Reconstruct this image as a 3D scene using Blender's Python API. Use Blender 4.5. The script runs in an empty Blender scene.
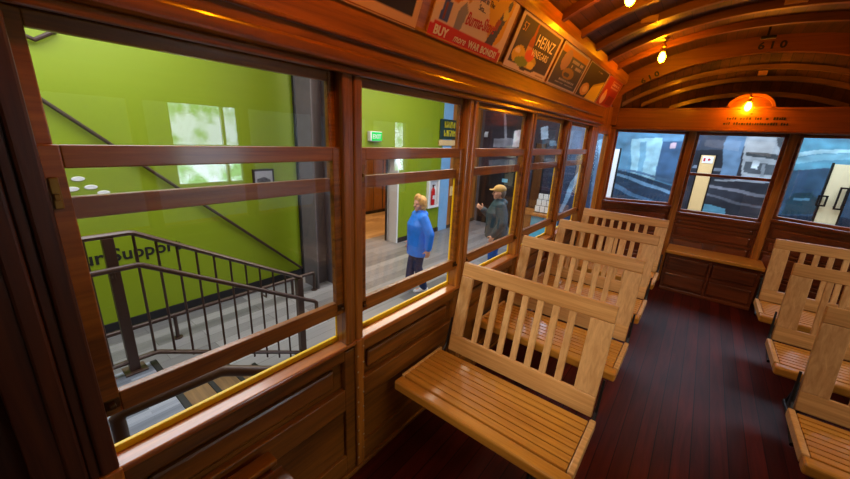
import bpy, bmesh, math, random
from mathutils import Matrix, Vector
random.seed(7)
COL = bpy.context.scene.collection
P = 0.874            # spacing of the posts and of the benches
XC = 1.306           # centre line of the car

# ------------------------------------------------------------------ colour / materials
def lin(c):
    return tuple(((v/255)/12.92 if v/255 <= .04045 else (((v/255)+.055)/1.055)**2.4) for v in c)

def new_mat(name):
    m = bpy.data.materials.new(name); m.use_nodes = True
    nt = m.node_tree
    return m, nt, nt.nodes['Principled BSDF']

def plain(name, rgb, rough=.5, metal=0., spec=.5, var=.12, scale=6., emit=None, estr=0., coat=0.):
    m, nt, b = new_mat(name)
    c = lin(rgb)
    n = nt.nodes.new('ShaderNodeTexNoise'); n.inputs['Scale'].default_value = scale; n.inputs['Detail'].default_value = 3
    tc = nt.nodes.new('ShaderNodeTexCoord'); nt.links.new(tc.outputs['Object'], n.inputs['Vector'])
    r = nt.nodes.new('ShaderNodeValToRGB')
    r.color_ramp.elements[0].position = .3; r.color_ramp.elements[1].position = .7
    r.color_ramp.elements[0].color = (*[v*(1-var) for v in c], 1); r.color_ramp.elements[1].color = (*[min(1, v*(1+var)) for v in c], 1)
    nt.links.new(n.outputs['Fac'], r.inputs['Fac']); nt.links.new(r.outputs['Color'], b.inputs['Base Color'])
    b.inputs['Roughness'].default_value = rough; b.inputs['Metallic'].default_value = metal
    b.inputs['Specular IOR Level'].default_value = spec; b.inputs['Coat Weight'].default_value = coat
    b.inputs['Coat Roughness'].default_value = .15
    if emit:
        b.inputs['Emission Color'].default_value = (*lin(emit), 1); b.inputs['Emission Strength'].default_value = estr
    return m

def wood(name, dark, light, axis=1, rough=.35, coat=.3, fine=38., seams=None, bump=.15, coatr=.12):
    """grained wood, grain along the given axis of the object; seams = (axis, spacing) draws board joints"""
    m, nt, b = new_mat(name); N = nt.nodes; L = nt.links
    tc = N.new('ShaderNodeTexCoord'); mp = N.new('ShaderNodeMapping')
    s = [fine]*3; s[axis] = 2.2
    mp.inputs['Scale'].default_value = s; L.new(tc.outputs['Object'], mp.inputs['Vector'])
    n = N.new('ShaderNodeTexNoise'); n.inputs['Scale'].default_value = 1.; n.inputs['Detail'].default_value = 5; n.inputs['Roughness'].default_value = .6
    n.inputs['Distortion'].default_value = .6
    L.new(mp.outputs['Vector'], n.inputs['Vector'])
    mp2 = N.new('ShaderNodeMapping'); s2 = [4.]*3; s2[axis] = .8; mp2.inputs['Scale'].default_value = s2
    L.new(tc.outputs['Object'], mp2.inputs['Vector'])
    n2 = N.new('ShaderNodeTexNoise'); n2.inputs['Scale'].default_value = 1.; n2.inputs['Detail'].default_value = 2
    L.new(mp2.outputs['Vector'], n2.inputs['Vector'])
    mx = N.new('ShaderNodeMath'); mx.operation = 'MULTIPLY_ADD'; mx.inputs[1].default_value = .55
    L.new(n.outputs['Fac'], mx.inputs[0])
    m3 = N.new('ShaderNodeMath'); m3.operation = 'MULTIPLY'; m3.inputs[1].default_value = .45
    L.new(n2.outputs['Fac'], m3.inputs[0]); L.new(m3.outputs[0], mx.inputs[2])
    r = N.new('ShaderNodeValToRGB')
    r.color_ramp.elements[0].position = .34; r.color_ramp.elements[1].position = .66
    r.color_ramp.elements[0].color = (*lin(dark), 1); r.color_ramp.elements[1].color = (*lin(light), 1)
    L.new(mx.outputs[0], r.inputs['Fac'])
    colour = r.outputs['Color']
    if seams:
        ax, sp = seams
        sx = N.new('ShaderNodeSeparateXYZ'); L.new(tc.outputs['Object'], sx.inputs[0])
        d = N.new('ShaderNodeMath'); d.operation = 'DIVIDE'; d.inputs[1].default_value = sp; L.new(sx.outputs[ax], d.inputs[0])
        fr = N.new('ShaderNodeMath'); fr.operation = 'FRACT'; L.new(d.outputs[0], fr.inputs[0])
        gt = N.new('ShaderNodeMath'); gt.operation = 'LESS_THAN'; gt.inputs[1].default_value = .06; L.new(fr.outputs[0], gt.inputs[0])
        fl = N.new('ShaderNodeMath'); fl.operation = 'FLOOR'; L.new(d.outputs[0], fl.inputs[0])
        wn = N.new('ShaderNodeTexWhiteNoise'); wn.noise_dimensions = '1D'; L.new(fl.outputs[0], wn.inputs['W'])
        mr = N.new('ShaderNodeMapRange'); mr.inputs['To Min'].default_value = .65; mr.inputs['To Max'].default_value = 1.25
        L.new(wn.outputs['Value'], mr.inputs['Value'])
        sc = N.new('ShaderNodeVectorMath'); sc.operation = 'SCALE'; L.new(colour, sc.inputs[0]); L.new(mr.outputs[0], sc.inputs['Scale'])
        mixs = N.new('ShaderNodeMix'); mixs.data_type = 'RGBA'; L.new(gt.outputs[0], mixs.inputs['Factor'])
        L.new(sc.outputs[0], mixs.inputs[6]); mixs.inputs[7].default_value = (*[v*.25 for v in lin(dark)], 1)
        colour = mixs.outputs[2]
    L.new(colour, b.inputs['Base Color'])
    b.inputs['Roughness'].default_value = rough; b.inputs['Coat Weight'].default_value = coat; b.inputs['Coat Roughness'].default_value = coatr
    bp = N.new('ShaderNodeBump'); bp.inputs['Strength'].default_value = bump; bp.inputs['Distance'].default_value = .004
    L.new(n.outputs['Fac'], bp.inputs['Height']); L.new(bp.outputs['Normal'], b.inputs['Normal'])
    return m

def glass(name, tint=(1, 1, 1), strength=1.):
    m = bpy.data.materials.new(name); m.use_nodes = True; nt = m.node_tree; N = nt.nodes; L = nt.links
    N.remove(N['Principled BSDF']); out = N['Material Output']
    t = N.new('ShaderNodeBsdfTransparent'); t.inputs['Color'].default_value = (*tint, 1)
    g = N.new('ShaderNodeBsdfGlossy'); g.inputs['Roughness'].default_value = .0
    f = N.new('ShaderNodeLayerWeight'); f.inputs['Blend'].default_value = .5
    pw = N.new('ShaderNodeMath'); pw.operation = 'POWER'; pw.inputs[1].default_value = 5.; L.new(f.outputs['Facing'], pw.inputs[0])
    mu = N.new('ShaderNodeMath'); mu.operation = 'MULTIPLY_ADD'; mu.inputs[1].default_value = .5*strength; mu.inputs[2].default_value = .04*strength
    L.new(pw.outputs[0], mu.inputs[0])
    mx = N.new('ShaderNodeMixShader'); L.new(mu.outputs[0], mx.inputs[0]); L.new(t.outputs[0], mx.inputs[1]); L.new(g.outputs[0], mx.inputs[2])
    L.new(mx.outputs[0], out.inputs['Surface'])
    return m

def emission(name, rgb, strength, noise=None):
    m = bpy.data.materials.new(name); m.use_nodes = True; nt = m.node_tree; N = nt.nodes; L = nt.links
    N.remove(N['Principled BSDF']); e = N.new('ShaderNodeEmission')
    e.inputs['Color'].default_value = (*lin(rgb), 1); e.inputs['Strength'].default_value = strength
    L.new(e.outputs[0], N['Material Output'].inputs['Surface'])
    if noise:
        tc = N.new('ShaderNodeTexCoord'); n = N.new('ShaderNodeTexNoise'); n.inputs['Scale'].default_value = noise[1]; n.inputs['Detail'].default_value = 4
        L.new(tc.outputs['Object'], n.inputs['Vector']); r = N.new('ShaderNodeValToRGB')
        r.color_ramp.elements[0].position = .45; r.color_ramp.elements[1].position = .62
        r.color_ramp.elements[0].color = (*lin(rgb), 1); r.color_ramp.elements[1].color = (*lin(noise[0]), 1)
        L.new(n.outputs['Fac'], r.inputs['Fac']); L.new(r.outputs['Color'], e.inputs['Color'])
    return m

def painted(name, rough=.6, spec=.3, estr=0.):
    m, nt, b = new_mat(name)
    a = nt.nodes.new('ShaderNodeVertexColor'); a.layer_name = 'paint'
    nt.links.new(a.outputs['Color'], b.inputs['Base Color'])
    b.inputs['Roughness'].default_value = rough; b.inputs['Specular IOR Level'].default_value = spec
    if estr:
        nt.links.new(a.outputs['Color'], b.inputs['Emission Color']); b.inputs['Emission Strength'].default_value = estr
    return m

def planks(name, cols, bw, bl, axis, rough, mortar, coat=.0, msize=.012):
    """floor boards laid along an axis, each board its own tone"""
    m, nt, b = new_mat(name); N = nt.nodes; L = nt.links
    tc = N.new('ShaderNodeTexCoord'); mp = N.new('ShaderNodeMapping')
    if axis == 1: mp.inputs['Rotation'].default_value = (0, 0, math.pi/2)
    L.new(tc.outputs['Object'], mp.inputs['Vector'])
    br = N.new('ShaderNodeTexBrick'); br.offset = .37; br.inputs['Scale'].default_value = 1.
    br.inputs['Brick Width'].default_value = bl; br.inputs['Row Height'].default_value = bw
    br.inputs['Mortar Size'].default_value = msize*bw; br.inputs['Bias'].default_value = 0
    br.inputs['Color1'].default_value = (0, 0, 0, 1); br.inputs['Color2'].default_value = (1, 1, 1, 1); br.inputs['Mortar'].default_value = (.5, .5, .5, 1)
    L.new(mp.outputs['Vector'], br.inputs['Vector'])
    mp2 = N.new('ShaderNodeMapping'); s = [30.]*3; s[axis] = 1.5; mp2.inputs['Scale'].default_value = s
    L.new(tc.outputs['Object'], mp2.inputs['Vector'])
    n = N.new('ShaderNodeTexNoise'); n.inputs['Scale'].default_value = 1; n.inputs['Detail'].default_value = 4; L.new(mp2.outputs['Vector'], n.inputs['Vector'])
    ad = N.new('ShaderNodeMath'); ad.operation = 'MULTIPLY_ADD'; ad.inputs[1].default_value = .45
    L.new(n.outputs['Fac'], ad.inputs[0])
    sc = N.new('ShaderNodeMath'); sc.operation = 'MULTIPLY'; sc.inputs[1].default_value = .55; L.new(br.outputs['Color'], sc.inputs[0]); L.new(sc.outputs[0], ad.inputs[2])
    r = N.new('ShaderNodeValToRGB'); e = r.color_ramp.elements
    e[0].position = .1; e[0].color = (*lin(cols[0]), 1); e[1].position = .9; e[1].color = (*lin(cols[-1]), 1)
    for i, c in enumerate(cols[1:-1]):
        q = e.new(.1+.8*(i+1)/(len(cols)-1)); q.color = (*lin(c), 1)
    L.new(ad.outputs[0], r.inputs['Fac'])
    mx = N.new('ShaderNodeMix'); mx.data_type = 'RGBA'; L.new(br.outputs['Fac'], mx.inputs['Factor'])
    L.new(r.outputs['Color'], mx.inputs[6]); mx.inputs[7].default_value = (*lin(mortar), 1)
    L.new(mx.outputs[2], b.inputs['Base Color'])
    b.inputs['Roughness'].default_value = rough; b.inputs['Coat Weight'].default_value = coat; b.inputs['Coat Roughness'].default_value = .2
    return m

# ------------------------------------------------------------------ mesh helpers
class MB:
    def __init__(s): s.bm = bmesh.new()
    def box(s, x0, x1, y0, y1, z0, z1, bevel=0., M=None, seg=2):
        vs = [s.bm.verts.new(v) for v in [(x0,y0,z0),(x1,y0,z0),(x1,y1,z0),(x0,y1,z0),(x0,y0,z1),(x1,y0,z1),(x1,y1,z1),(x0,y1,z1)]]
        fs = [s.bm.faces.new([vs[i] for i in f]) for f in [(3,2,1,0),(4,5,6,7),(0,1,5,4),(1,2,6,5),(2,3,7,6),(3,0,4,7)]]
        if M is not None:
            for v in vs: v.co = M @ v.co
        if bevel > 0:
            es = list({e for f in fs for e in f.edges})
            bmesh.ops.bevel(s.bm, geom=es, offset=bevel, segments=seg, affect='EDGES', profile=.5)
        return s
    def prism(s, pts, d, M=None):
        """closed polygon extruded by vector d"""
        d = Vector(d); a = [s.bm.verts.new(p) for p in pts]; b = [s.bm.verts.new(Vector(p)+d) for p in pts]
        n = len(pts)
        s.bm.faces.new(a[::-1]); s.bm.faces.new(b)
        for i in range(n): s.bm.faces.new([a[i], a[(i+1) % n], b[(i+1) % n], b[i]])
        if M is not None:
            for v in a+b: v.co = M @ v.co
        return s
    def poly(s, pts):
        s.bm.faces.new([s.bm.verts.new(p) for p in pts]); return s
    def tube(s, pts, r, n=10, cap=True):
        pts = [Vector(p) for p in pts]
        rs = r if isinstance(r, (list, tuple)) else [r]*len(pts)
        rings = []; up = None
        for i, p in enumerate(pts):
            if i == 0: t = pts[1]-p
            elif i == len(pts)-1: t = p-pts[i-1]
            else: t = (pts[i+1]-p).normalized()+(p-pts[i-1]).normalized()
            t.normalize()
            if up is None:
                up = Vector((0, 0, 1)) if abs(t.z) < .9 else Vector((1, 0, 0))
            u = (up - t*up.dot(t)).normalized(); up = u; w = t.cross(u)
            rr = rs[i]; ra, rb = rr if isinstance(rr, (list, tuple)) else (rr, rr)
            rings.append([s.bm.verts.new(p+u*ra*math.cos(2*math.pi*k/n)+w*rb*math.sin(2*math.pi*k/n)) for k in range(n)])
        for a, b in zip(rings, rings[1:]):
            for k in range(n): s.bm.faces.new([a[k], a[(k+1) % n], b[(k+1) % n], b[k]])
        if cap:
            s.bm.faces.new(rings[0][::-1]); s.bm.faces.new(rings[-1])
        return s
    def ball(s, c, r, n=14, M=None):
        rr = r if isinstance(r, (list, tuple)) else (r, r, r)
        T = Matrix.Translation(c) @ (M if M is not None else Matrix()) @ Matrix.Diagonal((*rr, 1))
        bmesh.ops.create_uvsphere(s.bm, u_segments=n, v_segments=max(6, n*2//3), radius=1, matrix=T); return s
    def lathe(s, prof, n=16, M=None):
        rings = []
        for r, z in prof:
            rings.append([s.bm.verts.new((r*math.cos(2*math.pi*k/n), r*math.sin(2*math.pi*k/n), z)) for k in range(n)])
        for a, b in zip(rings, rings[1:]):
            for k in range(n): s.bm.faces.new([a[k], a[(k+1) % n], b[(k+1) % n], b[k]])
        s.bm.faces.new(rings[0][::-1]); s.bm.faces.new(rings[-1])
        if M is not None:
            for rg in rings:
                for v in rg: v.co = M @ v.co
        return s
    def arc(s, prof, depth, y0, y1, n=40, x0=.16, x1=2.452, top=None):
        """an arched rib: lower edge z = prof(x), given depth, between y0 and y1"""
        xs = [x0+(x1-x0)*i/n for i in range(n+1)]
        rows = []
        for x in xs:
            z = prof(x); zt = top(x) if top else z+depth
            rows.append([s.bm.verts.new(v) for v in [(x,y0,z),(x,y1,z),(x,y1,zt),(x,y0,zt)]])
        for a, b in zip(rows, rows[1:]):
            for k in range(4): s.bm.faces.new([a[k], b[k], b[(k+1) % 4], a[(k+1) % 4]])
        s.bm.faces.new(rows[0]); s.bm.faces.new(rows[-1][::-1])
        return s
    def build(s, name, mat, parent=None, smooth=False, normals=True):
        if normals: bmesh.ops.recalc_face_normals(s.bm, faces=s.bm.faces[:])
        me = bpy.data.meshes.new(name); s.bm.to_mesh(me); s.bm.free()
        if mat is not None: me.materials.append(mat)
        if smooth:
            for p in me.polygons: p.use_smooth = True
            if smooth != 'all': 
                try: me.set_sharp_from_angle(angle=math.radians(40))
                except Exception: pass
        o = bpy.data.objects.new(name, me); COL.objects.link(o)
        if parent is not None: o.parent = parent
        return o

def tag(o, label=None, cat=None, group=None, kind=None):
    if label: o['label'] = label
    if cat: o['category'] = cat
    if group: o['group'] = group
    if kind: o['kind'] = kind
    return o
def empty(name, loc=(0, 0, 0), rz=0.):
    o = bpy.data.objects.new(name, None); o.empty_display_size = .1; COL.objects.link(o); o.location = loc; o.rotation_euler = (0, 0, rz)
    return o
def thing(name, label, cat, loc=(0, 0, 0), rz=0., group=None):
    return tag(empty(name, loc, rz), label, cat, group)
def struct(o, label=None): 
    o['kind'] = 'structure'
    if label: o['label'] = label
    return o
def copy_tree(o, parent=None):
    c = o.copy(); COL.objects.link(c)
    if parent is not None: c.parent = parent
    for ch in list(o.children): copy_tree(ch, c)
    return c

def text_mesh(body, size, mat, parent, M, name='lettering', align='LEFT', thick=.0015, shear=0., bold=.0, sx=1., gap=1.):
    cu = bpy.data.curves.new(name, 'FONT'); cu.body = body; cu.size = size; cu.align_x = align; cu.shear = shear; cu.offset = bold
    cu.space_character = gap; cu.extrude = thick; cu.resolution_u = 3
    t = bpy.data.objects.new(name+'_curve', cu); COL.objects.link(t)
    bpy.context.view_layer.update()
    me = bpy.data.meshes.new_from_object(t.evaluated_get(bpy.context.evaluated_depsgraph_get()))
    bpy.data.objects.remove(t); bpy.data.curves.remove(cu)
    me.transform(M @ Matrix.Diagonal((sx, 1, 1, 1)))
    me.materials.clear(); me.materials.append(mat)
    o = bpy.data.objects.new(name, me); COL.objects.link(o)
    if parent is not None: o.parent = parent
    return o

def frame_matrix(o, u, v):
    u = Vector(u).normalized(); v = Vector(v).normalized(); n = u.cross(v)
    M = Matrix.Identity(4)
    for i in range(3): M[i][0] = u[i]; M[i][1] = v[i]; M[i][2] = n[i]; M[i][3] = o[i]
    return M

def inside(poly, x, y):
    c = False; j = len(poly)-1
    for i in range(len(poly)):
        xi, yi = poly[i]; xj, yj = poly[j]
        if (yi > y) != (yj > y) and x < (xj-xi)*(y-yi)/(yj-yi)+xi: c = not c
        j = i
    return c
def paint_grid(name, w, h, nx, ny, func, mat, M, parent=None):
    """flat sheet w x h in its own frame, coloured by func(u, v) -> sRGB"""
    vs = [M @ Vector((w*i/nx, h*j/ny, 0)) for j in range(ny+1) for i in range(nx+1)]
    fs = [(j*(nx+1)+i, j*(nx+1)+i+1, (j+1)*(nx+1)+i+1, (j+1)*(nx+1)+i) for j in range(ny) for i in range(nx)]
    me = bpy.data.meshes.new(name); me.from_pydata(vs, [], fs)
    a = me.color_attributes.new('paint', 'FLOAT_COLOR', 'POINT')
    data = []
    for j in range(ny+1):
        for i in range(nx+1):
            data += [*lin(func(w*i/nx, h*j/ny)), 1.]
    a.data.foreach_set('color', data)
    me.materials.append(mat)
    o = bpy.data.objects.new(name, me); COL.objects.link(o)
    if parent is not None: o.parent = parent
    return o
def layered(polys, base):
    pr = [(c, p, min(q[0] for q in p), max(q[0] for q in p), min(q[1] for q in p), max(q[1] for q in p)) for c, p in polys]
    def f(x, y):
        col = base(x, y) if callable(base) else base
        for c, p, a, b, d, e in pr:
            if a <= x <= b and d <= y <= e and inside(p, x, y): col = c
        return col
    return f
def ell(cx, cy, rx, ry, n=14, rot=0.):
    return [(cx+rx*math.cos(2*math.pi*k/n)*math.cos(rot)-ry*math.sin(2*math.pi*k/n)*math.sin(rot), cy+rx*math.cos(2*math.pi*k/n)*math.sin(rot)+ry*math.sin(2*math.pi*k/n)*math.cos(rot)) for k in range(n)]
MURAL=[((58,46,66),[(-4.54,3.15),(-2.97,3.08),(-2.32,-1.62),(-4.29,-2.13)]),
((34,25,30),[(-4.28,0.7),(-2.72,0.86),(-2.37,-1.69),(-4.28,-2.2)]),
((92,98,122),[(-3.98,1.08),(-2.82,1.23),(-2.8,1.07),(-3.95,0.8)]),
((150,150,180),[(-3.64,2.47),(-3.56,2.47),(-3.47,1.62),(-3.53,1.62)]),
((235,215,232),[(-3.28,1.92),(-3.04,1.98),(-3.01,1.51),(-3.27,1.49)]),
((215,228,255),[(-4.19,1.87),(-4.07,1.87),(-4.06,1.73),(-4.19,1.73)]),
((140,140,170),[(-3.86,1.71),(-3.27,1.71),(-3.27,1.49),(-3.86,1.46)]),
((52,42,68),[(-3.02,3.08),(-2.04,3.04),(-1.44,-1.38),(-2.62,-1.69)]),
((165,185,222),[(-2.52,2.02),(-2.31,2.05),(-2.3,1.77),(-2.48,1.74)]),
((90,130,170),[(-2.26,1.72),(-2.08,1.73),(-2.06,1.61),(-2.24,1.6)]),
((44,50,84),[(-2.14,1.1),(-1.83,1.12),(-1.74,-0.18),(-2.08,-0.24)]),
((96,110,150),[(-1.99,2.46),(-1.24,2.46),(-1.09,1.3),(-1.84,1.5)]),
((45,62,105),[(-1.89,1.49),(-1.0,1.55),(-0.84,-0.68),(-1.68,-0.87)]),
((112,160,212),[(-1.28,1.17),(-1.14,1.06),(-1.45,0.63),(-1.62,-0.08),(-1.72,-0.1),(-1.57,0.71)]),
((80,115,165),[(-1.24,2.46),(-0.9,2.45),(-0.48,-0.6),(-0.89,-0.69)]),
((120,175,222),[(-1.08,1.78),(-0.91,1.83),(-0.91,1.32),(-1.0,1.19)]),
((72,138,186),[(-0.91,2.28),(0.66,2.29),(1.08,0.09),(-0.79,-0.28)]),
((142,200,225),[(-0.37,1.83),(0.24,1.9),(0.24,0.94),(-0.25,0.98)]),
((98,165,205),[(-0.18,1.77),(-0.06,1.78),(-0.01,1.03),(-0.12,1.04)]),
((52,95,150),[(0.24,1.9),(0.73,1.95),(0.96,0.83),(0.25,0.99)]),
((82,140,190),[(0.16,2.24),(0.67,2.25),(0.76,1.83),(0.22,1.81)]),
((215,170,190),[(0.4,1.78),(0.49,1.78),(0.5,1.66),(0.41,1.65)]),
((28,56,92),[(-0.71,1.19),(0.99,0.77),(1.1,0.02),(-0.87,-0.21)]),
((92,142,190),[(-0.65,1.1),(0.96,0.64),(0.98,0.56),(-0.64,1.03)]),
((70,115,165),[(-0.54,1.18),(0.93,0.96),(0.94,0.9),(-0.53,1.14)]),
((60,105,155),[(-0.7,0.86),(0.45,0.45),(0.37,0.39),(-0.72,0.76)]),
((55,66,98),[(0.66,2.29),(1.52,2.3),(1.62,1.66),(0.76,1.61)]),
((36,37,56),[(0.75,1.65),(1.48,1.7),(1.59,1.16),(0.77,1.07)]),
((78,124,178),[(1.25,2.03),(1.58,2.04),(1.62,1.2),(1.37,1.17)]),
((110,120,150),[(0.88,1.35),(1.35,1.33),(1.34,1.27),(0.86,1.29)]),
((158,162,172),[(1.53,2.3),(2.23,2.3),(2.35,1.16),(1.68,1.17)]),
((58,64,76),[(1.65,1.67),(2.29,1.64),(2.3,1.55),(1.66,1.59)]),
((75,76,88),[(2.0,1.94),(2.2,1.97),(2.25,1.74),(2.11,1.71),(2.02,1.8)]),
((72,78,94),[(1.68,1.48),(2.25,1.47),(2.28,1.25),(1.69,1.26)]),
((190,200,212),[(1.77,1.52),(1.88,1.51),(1.88,1.36),(1.78,1.37)]),
((130,136,150),[(1.93,1.46),(1.99,1.46),(2.02,1.22),(1.96,1.22)]),
((42,42,62),[(0.73,1.08),(2.38,1.17),(2.34,0.31),(0.74,0.14)]),
((150,150,166),[(1.3,1.12),(2.33,1.14),(2.33,1.1),(1.3,1.08)]),
((112,108,130),[(1.09,1.0),(2.26,0.87),(2.26,0.81),(1.11,0.94)]),
((84,82,104),[(1.07,0.8),(2.16,0.64),(2.15,0.59),(1.08,0.75)]),
((62,156,205),[(1.15,0.56),(1.59,0.54),(1.59,0.38),(0.96,0.33)]),
((74,148,180),[(2.23,2.3),(3.1,2.31),(3.27,1.47),(2.31,1.34)]),
((156,205,222),[(2.37,1.71),(3.19,1.86),(3.21,1.8),(2.37,1.64)]),
((110,178,205),[(2.33,1.62),(3.19,1.78),(3.22,1.68),(2.35,1.51)]),
((44,76,112),[(2.31,1.38),(3.28,1.54),(3.63,0.13),(2.31,0.02)]),
((28,62,82),[(2.38,0.83),(2.47,0.99),(2.7,1.0),(2.88,0.83),(2.87,0.64),(2.38,0.57)]),
((70,120,150),[(2.47,0.9),(2.7,0.91),(2.7,0.87),(2.47,0.86)]),
((24,44,74),[(2.32,0.55),(3.52,0.64),(3.63,0.13),(2.31,0.02)])]
def rebase(root, loc):
    """moves the root to its base point, keeping everything where it is"""
    T = Matrix.Translation(-Vector(loc)); seen = set()
    def go(o):
        if o.data is not None and o.data.name not in seen:
            seen.add(o.data.name); o.data.transform(T)
        for c in o.children: go(c)
    go(root); root.location = loc
    return root

# ------------------------------------------------------------------ materials
M_TRIM_Y = wood('wood_trim_along', (88, 48, 10), (182, 114, 28), 1, .33, .35)
M_TRIM_Z = wood('wood_trim_up', (94, 52, 14), (190, 120, 40), 2, .33, .4)
M_TRIM_X = wood('wood_trim_across', (84, 42, 16), (160, 88, 36), 0, .35, .3)
M_HEAD = wood('wood_header', (94, 50, 10), (176, 104, 25), 1, .3, .35)
M_PANEL = wood('wood_panel', (72, 41, 11), (144, 88, 25), 1, .3, .4)
M_PANEL_X = wood('wood_panel_front', (66, 30, 13), (124, 62, 28), 0, .3, .4)
M_SILL = wood('wood_sill', (124, 66, 20), (206, 126, 44), 1, .28, .5)
M_RIB = wood('wood_rib', (84, 46, 17), (128, 74, 30), 0, .45, .1)
M_RIB_DAYLIT = wood('wood_rib_daylit', (84, 56, 38), (122, 86, 60), 0, .45, .2)  # rib wood again, greyed to paint in the bluish daylight under the hood
M_BOARD = wood('ceiling_boards', (50, 28, 12), (88, 52, 24), 1, .55, .05, seams=(0, .075))
M_BEAM = wood('wood_arch_beam', (100, 54, 18), (140, 80, 30), 0, .4, .2)
M_OAK = wood('oak_back', (170, 126, 74), (222, 182, 124), 2, .38, .2, fine=55., bump=.1)
M_OAK_X = wood('oak_across', (168, 122, 66), (220, 174, 110), 0, .36, .25, fine=55., bump=.1)
M_OAK_SEAT = wood('oak_seat', (158, 100, 30), (200, 142, 56), 0, .3, .35, fine=55., bump=.1)
M_FLOORT = wood('tram_floor_boards', (42, 9, 6), (82, 22, 13), 1, .46, .0, fine=30., seams=(0, .085), bump=.1, coatr=.3)
M_IRON = plain('dark_iron', (30, 27, 26), .45, .6)
M_BRASS = plain('aged_brass', (150, 112, 55), .35, .9)
M_BRONZE = plain('dark_bronze', (84, 62, 36), .4, .8)
M_NEAR_SHADE = wood('wood_near_shade', (40, 19, 7), (92, 48, 17), 2, .45, .15)  # same wood darkened: shade at the near end put into the colour
M_STEELSCREW = plain('screw_steel', (190, 180, 160), .35, .9)
M_YELLOW = plain('yellow_paint', (255, 206, 0), .4, var=.05)
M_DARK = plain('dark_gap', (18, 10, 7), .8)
M_GLASS = glass('window_glass')
M_GREEN = plain('green_wall_paint', (126, 147, 3), .5, var=.03, scale=1.2)
M_BLACK = plain('black_base', (20, 20, 24), .5)
M_BROWNRAIL = plain('brown_painted_steel', (62, 44, 38), .4, .2)
M_WHITE = plain('white_paint', (225, 226, 228), .5, var=.03)
M_BLUE = plain('pale_blue_paint', (128, 178, 222), .5, var=.04)
M_PLANK = planks('grey_floor_planks', [(94, 92, 96), (118, 116, 118), (134, 132, 134), (152, 150, 150)], .19, 1.2, 1, .4, (60, 56, 54), .1)
M_TAN = planks('tan_floor_planks', [(132, 98, 60), (166, 128, 84), (190, 150, 104)], .19, 1.2, 1, .4, (90, 64, 40), .1)
M_CARPET = planks('grey_striped_carpet', [(86, 92, 104), (130, 138, 150), (168, 176, 188)], .03, .5, 1, .9, (70, 72, 80))
M_TREAD = wood('tread_wood', (84, 62, 38), (140, 106, 66), 0, .5, .1)
M_WPANEL = wood('museum_wood_panel', (142, 82, 28), (192, 122, 50), 2, .4, .15, fine=20., seams=(1, .42))
M_CREAM = plain('cream_board', (226, 190, 132), .5, var=.05, scale=3)
M_CREAMW = plain('white_board', (228, 232, 236), .5, var=.03)
M_CONC = plain('dark_concrete', (92, 84, 86), .7)
M_INK = plain('black_ink', (16, 14, 14), .6)
M_PRINT_W = plain('white_print', (232, 222, 200), .6, var=.03)
M_PRINT_R = plain('red_print', (196, 30, 26), .6, var=.04)
M_PRINT_B = plain('navy_print', (34, 40, 96), .6, var=.04)
M_PRINT_Y = plain('yellow_print', (226, 206, 30), .6, var=.04)
M_PRINT_T = plain('tan_print', (176, 134, 84), .6, var=.05)
M_PAINT = painted('printed_card', .45)

# ------------------------------------------------------------------ the car: floor, walls
L = 3.2   # the car runs back to y = -L
M_FLOORT.node_tree.nodes['Principled BSDF'].inputs['Specular IOR Level'].default_value = .15
fl = MB().box(-.02, 2.63, -L, 4.5, -.06, 0).build('floor', M_FLOORT); struct(fl)

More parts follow.
